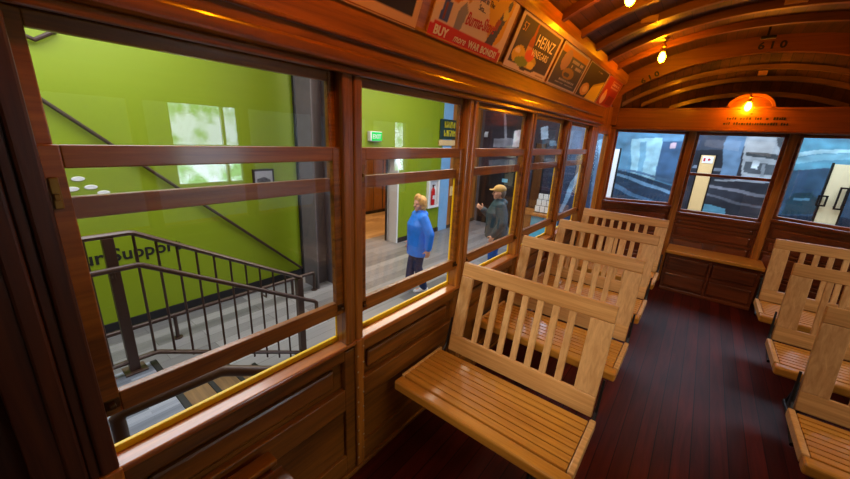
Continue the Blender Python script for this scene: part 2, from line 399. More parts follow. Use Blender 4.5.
def side_wall(nm, mirror):
    S = Matrix.Identity(4)
    if mirror: S = Matrix.Translation((2*XC, 0, 0)) @ Matrix.Diagonal((-1, 1, 1, 1))
    def done(mb, n, mat, par=None, **k):
        bmesh.ops.transform(mb.bm, matrix=S, verts=mb.bm.verts[:]); return mb.build(n, mat, par, **k)
    kk = range(-1, 5)
    b = MB().box(-.066, -.03, -L, 3.53, 0, .735)
    root = struct(done(b, nm, M_PANEL))
    done(MB().box(-.066, -.03, -L, -.93, .735, 1.9), 'panel', M_NEAR_SHADE, root)
    # framed and panelled wainscot
    r = MB()
    for k in range(-3, 4):
        a, c = k*P+.05, (k+1)*P-.05
        r.box(-.03, 0, k*P-.05, k*P+.05, 0, .72, .004)
        r.box(-.03, 0, a, c, .672, .735, .006); r.box(-.03, 0, a, c, .40, .52, .006); r.box(-.03, 0, a, c, .0, .13, .004)
        r.box(-.03, -.014, a+.05, c-.05, .55, .645, .012)
        r.box(-.03, -.016, a, c, .13, .398, .006)
    r.box(-.03, 0, 4*P-.05, 3.53, 0, .735, .004)
    r.box(-.0, .022, -L, 3.53, 0, .028, .008)
    done(r, 'wainscot', M_PANEL, root)
    s = MB()
    s.box(-.058, .012, -.93, 3.53, .735, .757, .006)
    done(s, 'sill', M_SILL, root)
    # posts between the windows, each with two beads, and the strips below them
    for k in kk:
        y = k*P
        p = MB().box(-.058, -.006, y-.045, y+.047, .757, 1.9, .003)
        p.box(-.01, .012, y-.047, y-.012, .757, 1.89, .006); p.box(-.01, .012, y+.010, y+.048, .757, 1.89, .006)
        p.box(-.01, .004, y-.010, y+.008, .757, 1.89, .003)
        if k == -1: p.box(-.06, .006, y-.10, y-.045, .0, 1.89, .004)
        done(p, 'post', M_NEAR_SHADE if k == -1 and not mirror else M_TRIM_Z, root)
        q = MB().box(0, .016, y+.005, y+.052, .028, .757, .005)
        st = done(q, 'post_strip', M_TRIM_Z, root)
        if not mirror and k in (-1, 0, 1):
            w = MB()
            for i in range(8):
                w.lathe([(.0045, 0), (.0045, .002), (.002, .0035)], 8, Matrix.Translation((.016, y+.012, .08+.085*i)) @ Matrix.Rotation(math.pi/2, 4, 'Y'))
                w.lathe([(.0045, 0), (.0045, .002), (.002, .0035)], 8, Matrix.Translation((.016, y+.045, .12+.085*i)) @ Matrix.Rotation(math.pi/2, 4, 'Y'))
            done(w, 'screw', M_STEELSCREW, st)
    # lintel, mouldings, frieze, cove
    h = MB().box(-.10, -.0, -L, 4.05, 1.885, 2.10)
    h.box(-.064, -.045, -.93, 3.53, 1.845, 1.89, .004)
    done(h, 'lintel', M_TRIM_Y, root)
    h = MB().box(0, .046, -L, 4.03, 1.886, 1.935, .012, seg=3)
    h.box(0, .026, -L, 4.03, 1.862, 1.886, .006)
    h.box(0, .018, -L, 4.03, 1.93, 1.985, .004)
    h.box(0, .036, -L, 4.03, 1.972, 1.986, .006)
    h.prism([(0, -L, 1.985), (.028, -L, 1.985), (.033, -L, 2.072), (.046, -L, 2.076), (.046, -L, 2.088), (.0, -L, 2.10)], (0, 4.03+L, 0))
    done(h, 'header_board', M_HEAD, root)
    h = MB().prism([(.030, -L, 2.075), (.140, -L, 2.355), (.10, -L, 2.37), (-.01, -L, 2.09)], (0, 4.03+L, 0))
    done(h, 'cove', M_TRIM_Y, root)
    h = MB().prism([(.132, -L, 2.345), (.156, -L, 2.340), (.170, -L, 2.37), (.174, -L, 2.442), (.10, -L, 2.444), (.10, -L, 2.36)], (0, 4.03+L, 0))
    done(h, 'cove_rail', M_HEAD, root)
    # angled end panel with its narrow window opening
    def ang(t, d, z): return (.0+.095*t+d*.98, 3.55+.50*t-d*.19, z)
    a = MB()
    def slab(t0, t1, z0, z1, d0=-.06, d1=0.):
        a.prism([ang(t0, d0, z0), ang(t1, d0, z0), ang(t1, d1, z0), ang(t0, d1, z0)], (0, 0, z1-z0))
    slab(-.05, 1.0, 0, .80); slab(-.05, 1., 1.83, 2.10); slab(-.05, .24, .8, 1.83); slab(.80, 1.06, .8, 1.83)
    slab(.24, .80, .80, .86, -.06, .012); slab(.24, .8, 1.79, 1.83, -.05, .0)
    done(a, 'angled_panel', M_TRIM_Z, root)
    g = MB().prism([ang(.24, -.032, .86), ang(.8, -.032, .86), ang(.8, -.028, .86), ang(.24, -.028, .86)], (0, 0, .93))
    done(g, 'pane', M_GLASS, root)
    # yellow outside edges of the window openings
    y = MB().box(-.072, -.057, -.93, 3.53, .72, .776, .003)
    for k in kk: y.box(-.069, -.057, k*P-.047, k*P+.048, .762, 1.87, .003)
    done(y, 'outside_trim', M_YELLOW, root)
    return root
wl = side_wall('wall_left', False)
wr = side_wall('wall_right', True)

# the sashes on the left
def window(k, idx):
    root = struct(empty('window_%d' % idx))
    a, c = k*P+.046, (k+1)*P-.045
    def sash(nm, x, z0, z1, st, rt, rb, th=.030, mat=M_TRIM_Y):
        f = MB().box(x-th/2, x+th/2, a, a+st, z0, z1, .003).box(x-th/2, x+th/2, c-st, c, z0, z1, .003)
        f.box(x-th/2, x+th/2, a+st, c-st, z0, z0+rb, .003).box(x-th/2, x+th/2, a+st, c-st, z1-rt, z1, .003)
        o = f.build(nm, mat, root)
        MB().box(x-.002, x+.002, a+st, c-st, z0+rb, z1-rt).build('pane', M_GLASS, o)
        return o
    zb = .912 if k == -1 else .877
    lo = sash('lower_sash', -.020, zb, 1.607, .036, .050, .060 if k == -1 else .066, th=.026)
    up = sash('upper_sash', -.046, 1.438, 1.868, .030, .034, .052, th=.022)
    # brass lifts and catches
    for yy in (a+.018, c-.018):
        l = MB().box(-.008, -.002, yy-.016, yy+.016, zb+.02, zb+.05, .003).box(-.003, .014, yy-.010, yy+.006, zb+.028, zb+.042, .004)
        l.build('catch', M_BRONZE, lo)
    l = MB().box(-.008, -.002, a+.005, a+.022, 1.47, 1.54, .003).box(-.003, .009, a+.008, a+.018, 1.49, 1.505, .002)
    l.build('stop', M_BRASS, lo)
    return rebase(root, (-.03, (a+c)/2, .757))
for i, k in enumerate(range(-1, 4)): window(k, i+1)

# rear end of the car, behind the camera: bulkhead with three openings
rw = MB().box(0, 2.612, -L-.08, -L, 0, .9)
rw.box(0, 2.612, -L-.08, -L, 1.95, 2.8)
for x0, x1 in ((-.05, .25), (.80, .92), (1.69, 1.81), (2.36, 2.66)): rw.box(x0, x1, -L-.08, -L, .9, 1.95)
struct(rw.build('wall_rear', M_PANEL_X))

# ------------------------------------------------------------------ front end
fw = struct(empty('wall_front'))
h = MB().box(.06, 2.552, 3.995, 4.06, 1.852, 2.092, .004)
h.box(.06, 2.552, 3.985, 3.998, 1.86, 1.88, .004); h.box(.06, 2.552, 3.985, 3.998, 2.07, 2.09, .004)
hb = h.build('header_board', M_BEAM, fw)
MB().box(.06, 2.552, 4.06, 4.5, 2.06, 2.085).build('shelf', M_PANEL_X, fw)
# lettering too worn to read: two short rows of dark marks
t = MB(); rnd = random.Random(3)
for z, x0, x1 in ((1.985, 1.15, 1.60), (1.935, 1.13, 1.62)):
    x = x0
    while x < x1:
        w = rnd.uniform(.008, .018)
        if rnd.random() < .82: t.box(x, x+w, 3.9925, 3.9955, z-.010, z+.010+rnd.uniform(-.004, .006))
        x += w+rnd.uniform(.004, .010)
t.lathe([(.008, 0), (.008, .004)], 10, Matrix.Translation((1.33, 3.9955, 2.03)) @ Matrix.Rotation(math.pi/2, 4, 'X'))
t.build('lettering', M_INK, hb)

A0, A1 = Vector((.115, 4.055)), Vector((.865, 4.365))
C0, C1 = Vector((2*XC-.865, 4.365)), Vector((2*XC-.115, 4.055))
def bay(p, q, idx, zsill, sash=False):
    """one bay of the bowed end, between plan points p and q: wainscot below, window above"""
    d = (q-p).normalized(); n = Vector((d.y, -d.x))           # n points back into the car
    ln = (q-p).length
    F = Matrix(((d.x, n.x, 0, p.x), (d.y, n.y, 0, p.y), (0, 0, 1, 0), (0, 0, 0, 1)))   # local x along, y inward
    w = MB().box(-.03, ln+.03, -.06, 0, 0, zsill-.02, M=F)
    w.box(-.03, ln+.03, -.06, 0, 1.855, 2.10, M=F)
    base = w.build('bay_wall', M_PANEL_X, fw)
    r = MB()
    r.box(0, ln, 0, .045, zsill-.035, zsill, .006, M=F)
    r.box(0, ln, 0, .02, zsill-.085, zsill-.035, .005, M=F)
    zs = [zsill-.09, .745, .60, .34, .0]
    for z1, z0 in zip(zs, zs[1:]):
        for a, c in ((.02, ln/2-.02), (ln/2+.02, ln-.02)) if z0 < .5 else ((.03, ln-.03),):
            r.box(a+.03, c-.03, 0, .012, z0+.035, z1-.02, .009, M=F)
        r.box(0, ln, 0, .018, z0, z0+.022, .005, M=F)
    r.box(0, .03, 0, .02, 0, zsill-.09, .004, M=F); r.box(ln-.03, ln, 0, .02, 0, zsill-.09, .004, M=F)
    r.build('wainscot', M_PANEL_X, base)
    root = struct(empty('window_%d' % idx))
    f = MB()
    fw_, zt = .045, 1.856
    f.box(0, fw_, -.05, 0, zsill, zt, .004, M=F).box(ln-fw_, ln, -.05, 0, zsill, zt, .004, M=F)
    f.box(fw_, ln-fw_, -.05, 0, zsill, zsill+.03, .004, M=F).box(fw_, ln-fw_, -.05, 0, zt-.028, zt, .004, M=F)
    if sash: f.box(fw_, ln-fw_, -.03, 0., 1.368, 1.400, .004, M=F)
    o = f.build('window_frame', M_TRIM_X, root)
    MB().box(fw_, ln-fw_, -.028, -.024, zsill+.03, zt-.028, M=F).build('pane', M_GLASS, o)
    rebase(root, (p.x+d.x*ln/2, p.y+d.y*ln/2, zsill))
bay(A0, A1, 6, .985); bay(Vector((.905, 4.375)), Vector((2*XC-.905, 4.375)), 7, .925, True); bay(C0, C1, 8, .985)
for x in (.885, 2*XC-.885):
    MB().box(x-.035, x+.035, 4.315, 4.42, 0, 2.08, .008).build('post', M_TRIM_Z, fw)
for x, s in ((.098, 1), (2*XC-.098, -1)):
    MB().box(x-.035, x+.035, 3.995, 4.09, 0, 2.02, .008).build('post', M_TRIM_Z, fw)
# half-round board standing on the header
lu = MB()
xc = 1.305
def halfdisc(r, h, y0, y1):
    return [(xc+r*math.cos(math.pi*k/24), y0, 2.088+h*math.sin(math.pi*k/24)) for k in range(25)]
lu.prism(halfdisc(.185, .135, 4.02, 0), (0, .02, 0))
lub = lu.build('half_round_board', M_PANEL_X, fw)
rm = MB(); o_ = halfdisc(.185, .135, 4.0, 0); i_ = halfdisc(.160, .112, 4.0, 0)
for k in range(24): rm.prism([o_[k], o_[k+1], i_[k+1], i_[k]], (0, .021, 0))
rm.box(xc-.185, xc+.185, 4.0, 4.021, 2.088, 2.100)
rm.build('rim', M_BEAM, lub)

# bench across the front bay
fb = thing('front_bench', 'oak topped bench built across the panelled front end under the middle window', 'bench')
MB().box(.925, 1.80, 4.0, 4.37, .468, .508, .008, seg=3).build('seat', M_OAK_SEAT, fb)
b = MB().box(.94, 1.785, 4.05, 4.36, 0, .468, .003)
for x0, x1 in ((.97, 1.345), (1.385, 1.755)):
    for z0, z1 in ((.27, .42), (.06, .22)): b.box(x0, x1, 4.036, 4.052, z0, z1, .010)
b.box(.94, 1.785, 4.034, 4.05, .0, .035, .004); b.box(.94, 1.785, 4.030, 4.05, .44, .468, .004); b.box(1.352, 1.378, 4.036, 4.05, .03, .44, .004)
b.build('bench_front', M_PANEL_X, fb)
rebase(fb, (1.36, 4.2, 0))

# ------------------------------------------------------------------ ceiling
def rib_z(x): return 2.662-.262*abs((x-XC)/1.146)**2.2
def beam_z(x): return 2.575-.365*abs((x-XC)/1.215)**2.1
ce = MB()
n = 40; xs = [.10+(2.512-.10)*i/n for i in range(n+1)]
ro = [ce.bm.verts.new((x, -L, rib_z(x)+.056)) for x in xs]; rq = [ce.bm.verts.new((x, 4.04, rib_z(x)+.056)) for x in xs]
for i in range(n): ce.bm.faces.new([ro[i], ro[i+1], rq[i+1], rq[i]])
# hood over the bowed end
def h1(x): return beam_z(x)+.10
def hood(x0, x1, zc, drop):
    xm, hw = XC, (x1-x0)/2
    return lambda x: zc-drop*min(1.2, abs((x-xm)/hw))**2.1
hoods = [(4.12, hood(.13, 2.48, 2.455, .33), .13), (4.21, hood(.32, 2.29, 2.362, .24), .32), (4.30, hood(.60, 2.01, 2.225, .13), .60)]
prof = [(4.03, lambda x: beam_z(x)+.12)]+[(y, (lambda f: (lambda x: f(x)+.045))(f)) for y, f, _ in hoods]+[(4.42, hood(.6, 2.01, 2.13, .12))]
rows = [[ce.bm.verts.new((x, y, f(x))) for x in xs] for y, f in prof]
for a, c in zip(rows, rows[1:]):
    for i in range(n): ce.bm.faces.new([a[i], a[i+1], c[i+1], c[i]])
cl = struct(ce.build('ceiling', M_BOARD, normals=False))
for i in range(-6, 8):
    y = 1.16+.437*i
    if y < -L+.1 or y > 3.6: continue
    MB().arc(rib_z, .056, y-.022, y+.022).build('rib', M_RIB, cl)
for y, f, x0 in hoods:
    MB().arc(f, .045, y-.018, y+.018, x0=x0, x1=2*XC-x0).build('rib', M_RIB_DAYLIT, cl)
bm_ = MB().arc(beam_z, .16, 3.935, 4.0, x0=.085, x1=2*XC-.085, top=lambda x: rib_z(x)+.058)
for s in (0, 1):
    x = .085 if not s else 2*XC-.085
    bm_.box(min(x, x+(.05 if not s else -.05))-.03, max(x, x+(.05 if not s else -.05)), 3.94, 4.0, 1.9, 2.25)
be = bm_.build('arch_beam', M_BEAM, cl)
def on_beam(x, z, ang, size):
    R_ = Matrix.Translation((x, 3.9335, z)) @ Matrix.Rotation(ang, 4, 'Y') @ Matrix.Rotation(math.pi/2, 4, 'X')
    text_mesh('6 1 0', size, M_INK, be, R_, align='CENTER', bold=.003, thick=.001, sx=1.15)
on_beam(.40, 2.385, -.50, .075)
on_beam(1.33, 2.605, 0, .085)
# small pale blocks let in between the ribs
for x, y, w, d in ((.52, 3.02, .12, .085), (.52, 2.48, .11, .09), (1.335, 2.90, .12, .06), (1.33, 4.16, .07, .05)):
    z = rib_z(x)+.050 if y < 3.9 else 2.44
    MB().box(x-w/2, x+w/2, y-d/2, y+d/2, z-.035, z+.01, .004).build('ceiling_block', M_OAK_X, cl)
MB().box(1.22, 1.32, 3.50, 3.53, 2.60, 2.625, .004).box(1.255, 1.27, 3.505, 3.525, 2.61, 2.70).build('bracket', M_IRON, cl)

# ------------------------------------------------------------------ light bulbs
M_BULB = emission('bulb_glow', (255, 150, 10), 350.)
def bulb(x, y, z, zt, label, wall=False):
    r = thing('light_bulb', label, 'light bulb', group='bare filament bulbs of the car')
    MB().lathe([(.008, .055), (.012, .050), (.023, .030), (.028, .008), (.026, -.014), (.015, -.032), (.004, -.038)], 18, Matrix.Translation((x, y, z))).build('glass_bulb', M_BULB, r, smooth='all')
    s = MB().lathe([(.014, .048), (.016, .05), (.017, .085), (.024, .09), (.024, .10)], 14, Matrix.Translation((x, y, z)))
    if wall:
        s.tube([(x, y, z+.10), (x, y+.02, z+.115), (x, y+.10, z+.115)], .007)
    else:
        s.tube([(x, y, z+.095), (x, y, zt)], .009); s.lathe([(.034, 0), (.034, -.012), (.018, -.02)], 16, Matrix.Translation((x, y, zt)))
    s.build('socket', M_BRASS, r, smooth=True)
    return rebase(r, (x, y, z))
bulb(.56, 3.16, 2.447, rib_z(.56)+.05, 'glowing bare bulb hanging from the ceiling just before the arched beam')
bulb(.555, 1.545, 2.455, rib_z(.55)+.05, 'glowing bare bulb at the top edge of the photo, between two ceiling ribs')
bulb(.555, -.19, 2.455, rib_z(.55)+.05, 'bare bulb hanging over the nearest side window, above the picture')
bulb(1.283, 3.91, 2.085, 2.2, 'glowing bare bulb before the half-round board above the front windows', True)

# ------------------------------------------------------------------ walkover benches
def make_seat(nm, label, group, mirror=False):
    S = Matrix.Translation((2*XC, 0, 0)) @ Matrix.Diagonal((-1, 1, 1, 1)) if mirror else Matrix.Identity(4)
    root = thing(nm, label, 'bench', group=group)
    def done(mb, n, mat, par=root, **k):
        bmesh.ops.transform(mb.bm, matrix=S, verts=mb.bm.verts[:]); return mb.build(n, mat, par, **k)
    # origin: foot of the backrest at the wall; y = 0 is the lower back edge
    zs, zt, rec = .415, .950, .115
    x0, x1 = .069, .909
    ln = math.hypot(zt-zs, rec)
    B = frame_matrix((0, 0, zs-.012), (1, 0, 0), (0, rec, zt-zs))     # x along, y up the back, z towards the sitter (-y)
    t = .026
    rails = MB().box(x0, x1, ln-.075, ln+.012, -t, 0, .006, M=B).box(x0, x1, 0, .105, -t, 0, .005, M=B)
    bk = done(rails, 'backrest', M_OAK_X)
    done(MB().box(x0, x0+.075, .105, ln-.075, -t+.001, -.0005, .003, M=B), 'stile', M_OAK, bk)
    done(MB().box(x1-.105, x1, .105, ln-.075, -t+.001, -.0005, .003, M=B), 'stile', M_OAK, bk)
    sl = MB(); a, c = x0+.075, x1-.105; pitch = (c-a+.0)/8.; gap = .048
    for i in range(1, 8):
        xm = a+pitch*i; sw = pitch-gap
        sl.box(xm-sw/2, xm+sw/2, .10, ln-.07, -t+.005, -.005, .003, M=B)
    done(sl, 'back_slat', M_OAK, bk)
    # seat: slats across, thick rounded front rail, end boards
    s = MB()
    ys = -.408; s.box(.03, .935, ys-.038, ys+.028, zs-.058, zs, .014, seg=3)
    y = ys+.034; n = 8; w = (-.035-y)/n
    for i in range(n): s.box(.045, .905, y+w*i, y+w*(i+1)-.007, zs-.022, zs-.001, .003)
    seat = done(s, 'seat', M_OAK_SEAT)
    done(MB().box(.908, .936, ys+.03, -.02, zs-.05, zs+.001, .006), 'seat_end', M_OAK_X, seat)
    done(MB().box(.028, .044, ys+.03, -.02, zs-.05, zs+.001, .004), 'seat_end', M_OAK_X, seat)
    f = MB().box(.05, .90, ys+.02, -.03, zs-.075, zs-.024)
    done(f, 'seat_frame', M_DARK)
    # iron pedestal and the swinging back arms
    p = MB().box(.72, .765, -.33, -.06, 0, .03, .006).box(.728, .757, -.26, -.13, .03, zs-.06, .006)
    p.tube([(.742, -.32, .02), (.742, -.22, .2), (.742, -.36, zs-.06)], .014); p.tube([(.742, -.07, .02), (.742, -.17, .2), (.742, -.05, zs-.06)], .014)
    done(p, 'pedestal', M_IRON)
    for xa in (.9225, .052):
        m = MB().tube([(xa, -.20, zs-.09), (xa, -.04, zs-.05), (xa, .012, zs+.02), (xa, .014+rec*.35, zs+.18)], [(.012, .009), (.014, .009), (.012, .008), (.008, .006)], 8)
        done(m, 'back_arm', M_IRON)
    return root
YS = .6891
lab_l = ['slatted oak bench with a high back, the one standing nearest on the window side', 'slatted oak bench on the window side, second from the camera', 'slatted oak bench on the window side, third from the camera', 'slatted oak bench on the window side, farthest along towards the front windows']
s0 = make_seat('slatted_bench', lab_l[0], 'oak benches along the window side')
for k in range(4):
    o = s0 if k == 0 else copy_tree(s0)
    o.location = (0, YS+k*P, 0); o['label'] = lab_l[k]
lab_r = ['slatted oak bench across the aisle, nearest one and cut by the right edge', 'middle slatted oak bench across the aisle from the window row', 'slatted oak bench across the aisle, closest to the front bench']
r0 = make_seat('slatted_bench', lab_r[0], 'oak benches across the aisle', True)
for k in range(3):
    o = r0 if k == 0 else copy_tree(r0)
    o.location = (0, 1.464+k*P, 0); o['label'] = lab_r[k]

# end of a lengthwise seat low by the near window
lb = thing('lengthwise_seat', 'dark brown wooden seat end against the panelled wall in the bottom left', 'seat')
q = MB().box(.03, .092, -1.6, -.437, .485, .512, .006).box(.122, .30, -1.6, -.437, .485, .512, .006)
q.build('seat', M_PANEL, lb)
MB().box(.04, .28, -1.58, -.46, 0, .484, .004).build('seat_box', M_PANEL, lb)
rebase(lb, (.17, -1.0, 0))
# ------------------------------------------------------------------ advertising cards in the cove
CO = Vector((.0375, 0, 2.0745)); CU = Vector((0, 1, 0)); CV = Vector((.110, 0, .280)).normalized()
def card(y0, y1, label, base, polys, texts, h=.292, nx=90, ny=42, group='advertising cards above the windows'):
    w = y1-y0; F = frame_matrix(CO+Vector((0, y0, 0)), CU, CV)
    n = CU.cross(CV); F2 = Matrix.Translation(n*.006) @ F
    root = thing('advertising_card', label, 'poster', group=group)
    MB().box(0, w, 0, h, .0, .005, M=F).build('backing', M_PRINT_T, root)
    sc = [(c, [(x*w, y*h) for x, y in p]) for c, p in polys]
    pr = paint_grid('print', w, h, nx, ny, layered(sc, base), M_PAINT, F2, root)
    for body, x, y, size, mat, kw in texts:
        T = F2 @ Matrix.Translation((x*w, y*h, .0012))
        text_mesh(body, size, mat, pr, T @ Matrix.Rotation(kw.pop('rot', 0), 4, 'Z'), thick=.0005, **kw)
    return rebase(root, tuple(CO+Vector((0, (y0+y1)/2, 0))))
R4 = lambda a, b, c, d: [(a, c), (b, c), (b, d), (a, d)]
card(-.36, .300, 'dark card in a broad cream border, cut by the top edge of the photo', (206, 164, 116),
     [((30, 18, 12), R4(.05, .95, .14, .94)), ((196, 96, 26), [(.05, .14), (.5, .14), (.44, .5), (.05, .7)]), ((120, 84, 54), ell(.82, .62, .03, .08))], [])
card(.375, 1.020, 'cream war bonds card with cartoon figures and a red banner along its foot', (218, 190, 160),
     [((218, 158, 40), [(.50, 1), (.99, 1), (.98, .55), (.86, .26), (.72, .2), (.66, .5)]), ((224, 198, 172), [(.90, 0), (1, 0), (1, 1), (.93, 1)]),
      ((205, 110, 40), ell(.20, .80, .10, .26)), ((226, 150, 80), ell(.27, .80, .045, .18)),
      ((44, 66, 140), [(.07, .26), (.17, .24), (.17, .50), (.09, .56)]), ((120, 40, 40), [(.10, .27), (.13, .27), (.13, .5), (.11, .5)]),
      ((132, 126, 130), [(.25, .23), (.33, .22), (.36, .50), (.31, .62), (.25, .46)]), ((190, 130, 80), ell(.34, .74, .03, .14)),
      ((44, 52, 92), [(.68, .16), (.80, .16), (.88, .68), (.80, .74)]), ((150, 36, 44), [(.74, .46), (.80, .46), (.82, .62), (.76, .62)]), ((214, 184, 80), ell(.855, .74, .04, .09)), ((60, 66, 96), ell(.87, .88, .03, .08)),
      ((204, 24, 30), R4(.0, .985, .0, .185)), ((204, 24, 30), R4(.04, .94, .185, .215))],
     [('BUY', .055, .062, .048, M_PRINT_W, dict(bold=.0018, sx=1.1)), ('more', .285, .06, .046, M_PRINT_W, dict(shear=.35)), ('WAR BONDS!', .485, .06, .043, M_PRINT_W, dict(bold=.0012, sx=1.0, gap=1.08)),
      ('Burma-Shave', .36, .34, .075, M_PRINT_R, dict(shear=.3, rot=.06, bold=.0008, sx=.66)),
      ('To Hit The', .46, .84, .034, M_PRINT_B, dict(sx=.9)), ('Spot In The', .43, .72, .034, M_PRINT_B, dict(sx=.9)), ('Sea...', .46, .60, .034, M_PRINT_B, {})])
card(1.083, 1.736, 'navy vinegar card with a red bottle over a heaped salad', (206, 186, 176),
     [((38, 34, 62), [(.05, .13), (.28, .13), (.34, .06), (.60, .09), (.66, .14), (.95, .14), (.95, .93), (.05, .93)]),
      ((150, 60, 34), [(.30, .34), (.42, .34), (.41, .62), (.38, .74), (.375, .93), (.345, .93), (.34, .74), (.31, .62)]), ((196, 132, 80), R4(.31, .415, .36, .52)),
      ((206, 166, 40), ell(.20, .30, .13, .16)), ((190, 160, 46), ell(.45, .26, .17, .13)), ((214, 84, 44), ell(.42, .36, .10, .12)), ((120, 140, 40), ell(.30, .20, .14, .09)), ((220, 190, 70), ell(.52, .20, .08, .08)), ((224, 200, 150), ell(.16, .36, .05, .05)),
      ((150, 120, 90), R4(.72, .93, .05, .08))],
     [('HEINZ', .43, .585, .088, M_PRINT_W, dict(bold=.0008, sx=1.04, gap=1.14)), ('VINEGARS', .43, .385, .056, M_PRINT_W, dict(bold=.0004, sx=.95, gap=1.12)), ('57', .08, .70, .062, M_PRINT_T, {})])
lines = lambda x0, x1, z, n, h=.035, seed=1: [((x, z)) for x in ()]
def marks(x0, x1, z, hgt, col, seed):
    r = random.Random(seed); out = []; x = x0
    while x < x1:
        w = r.uniform(.015, .04)
        if r.random() < .85: out.append((col, R4(x, min(x1, x+w), z, z+hgt)))
        x += w+.012
    return out
card(1.775, 2.440, 'dark blue card in a white border with a pale round shape and amber top', (196, 180, 168),
     [((52, 54, 70), R4(.035, .965, .05, .95)), ((196, 120, 30), R4(.035, .965, .80, .95)), ((168, 128, 110), ell(.27, .66, .13, .24, rot=-.1)), ((150, 112, 60), ell(.5, .40, .2, .14)), ((52, 54, 70), ell(.46, .37, .1, .06))]
     + marks(.46, .90, .68, .06, (186, 172, 160), 4)+marks(.50, .92, .56, .06, (186, 172, 160), 5)+marks(.30, .84, .20, .04, (170, 170, 180), 6)+marks(.22, .88, .12, .04, (170, 170, 180), 7), [])
card(2.475, 3.185, 'black card with a slanted yellow packet and cut loaf shape', (182, 164, 150),
     [((40, 32, 34), R4(.025, .975, .04, .96)), ((204, 176, 40), [(.42, .04), (.95, .04), (.95, .62), (.50, .40)]), ((170, 140, 30), [(.5, .40), (.95, .62), (.95, .70), (.52, .47)]), ((206, 150, 70), ell(.26, .26, .17, .18)), ((226, 190, 120), ell(.27, .27, .10, .10))]
     + marks(.46, .66, .84, .04, (190, 170, 140), 9), [])
card(3.215, 3.86, 'red card at the far end of the row, beside the arched beam', (170, 120, 92),
     [((156, 44, 28), R4(.03, .97, .04, .96)), ((206, 170, 140), ell(.24, .28, .13, .22)), ((214, 150, 60), ell(.22, .45, .07, .12)), ((120, 40, 28), R4(.52, .94, .10, .42)), ((200, 150, 120), R4(.36, .90, .66, .90)), ((156, 44, 28), R4(.40, .86, .70, .86))]
     + marks(.42, .84, .74, .09, (222, 190, 160), 11), [])

# ------------------------------------------------------------------ the hall outside the car
F0 = -.8
mf = MB().box(-5, 8, -5, 9.2, F0-.1, F0)
struct(mf.build('floor_hall', M_PLANK))
struct(MB().box(-10, -5, 1.0, 9.2, F0-.1, F0).build('floor_corridor', M_TAN))
struct(MB().box(-10, 8, -5, 9.2, 3.3, 3.4).build('ceiling_hall', M_WHITE))
# green wall with the corridor opening
gw = MB().box(-4.35, -4.15, -5, 2.40, F0, 3.3)
gw.box(-4.55, -4.30, 2.40, 4.97, 1.18, 3.3)
gw.box(-4.55, -4.30, 4.97, 6.58, F0, 3.3)
gw.box(-4.55, -4.30, 6.58, 8.6, 2.75, 3.3)
gwo = struct(gw.build('wall_left_green', M_GREEN))
MB().box(-4.57, -4.285, 4.93, 4.972, F0, 1.19, .003).box(-4.60, -4.55, 4.93, 4.972, F0, 1.19).build('opening_casing', M_WHITE, gwo)
MB().box(-4.64, -4.60, 4.90, 4.97, F0, 1.2).build('door_edge', M_BLACK, gwo)
bb = MB().box(-4.15, -4.128, -5, 2.40, F0, F0+.115, .003).box(-4.30, -4.278, 4.97, 6.58, F0, F0+.115, .003)
struct(bb.build('baseboard_left', M_BLACK))
struct(MB().box(-4.36, -4.10, 2.33, 2.42, F0, 3.3, .004).build('trim_1', M_BLACK))
ws = text_mesh('Our Support', .218, M_INK, gwo, frame_matrix((-4.146, -.575, .075), (0, 1, 0), (0, 0, 1)), bold=.004)
# blue post and timber panels further along
struct(MB().box(-4.45, -4.285, 6.585, 6.985, F0, 3.3, .004).build('trim_2', M_BLUE))
wp = MB().box(-4.5, -4.29, 6.985, 8.5, F0+.10, 3.3).build('wall_timber', M_WPANEL); struct(wp)
MB().box(-4.5, -4.28, 6.985, 8.5, F0, F0+.10).build('kick_board', M_BLACK, wp)
MB().box(-4.29, -4.275, 7.05, 7.42, .12, .38, .004).build('notice_plate', M_CREAM, wp)
# corridor behind the opening
struct(MB().box(-9.9, -9.8, 1, 9.2, F0, 3.3).box(-9.8, -4.5, 9.1, 9.2, F0, 3.3).build('wall_corridor', M_WPANEL))
cab = thing('display_cabinet', 'tall orange-brown wooden cabinet down the corridor behind the white door casing', 'cabinet')
MB().box(-7.6, -7.0, 6.4, 7.9, F0+.10, 1.6, .01).build('carcass', M_WPANEL, cab)
MB().box(-7.56, -7.04, 6.44, 7.86, F0, F0+.10).build('plinth', M_BLACK, cab)
for y in (6.42, 7.17): MB().box(-7.0, -6.975, y, y+.71, F0+.16, 1.5, .006).build('door', M_WPANEL, cab)
rebase(cab, (-7.3, 7.15, F0))
shf = thing('display_shelf', 'dark open shelf deep in the corridor, left of the wooden cabinet', 'shelf')
s = MB()
for z in (F0, -.3, .15, .6, 1.05): s.box(-8.6, -8.1, 5.6, 7.6, z, z+.04, .003)
for y in (5.6, 6.6, 7.57): s.box(-8.6, -8.1, y, y+.03, F0, 1.09, .003)
s.build('frame', M_INK, shf); rebase(shf, (-8.35, 6.6, F0))

# steel column beside the end of the green wall
c = MB().box(-3.86, -3.62, 2.20, 2.225, F0, 3.3, .002).box(-3.752, -3.728, 2.22, 2.52, F0, 3.3)
c.box(-3.86, -3.62, 2.515, 2.54, F0, 3.3, .002)
c = MB().box(-3.79, -3.42, 2.16, 2.18, F0, 3.3, .002).box(-3.79, -3.42, 2.46, 2.48, F0, 3.3, .002).box(-3.62, -3.60, 2.18, 2.46, F0, 3.3)
struct(c.build('column', M_CONC))
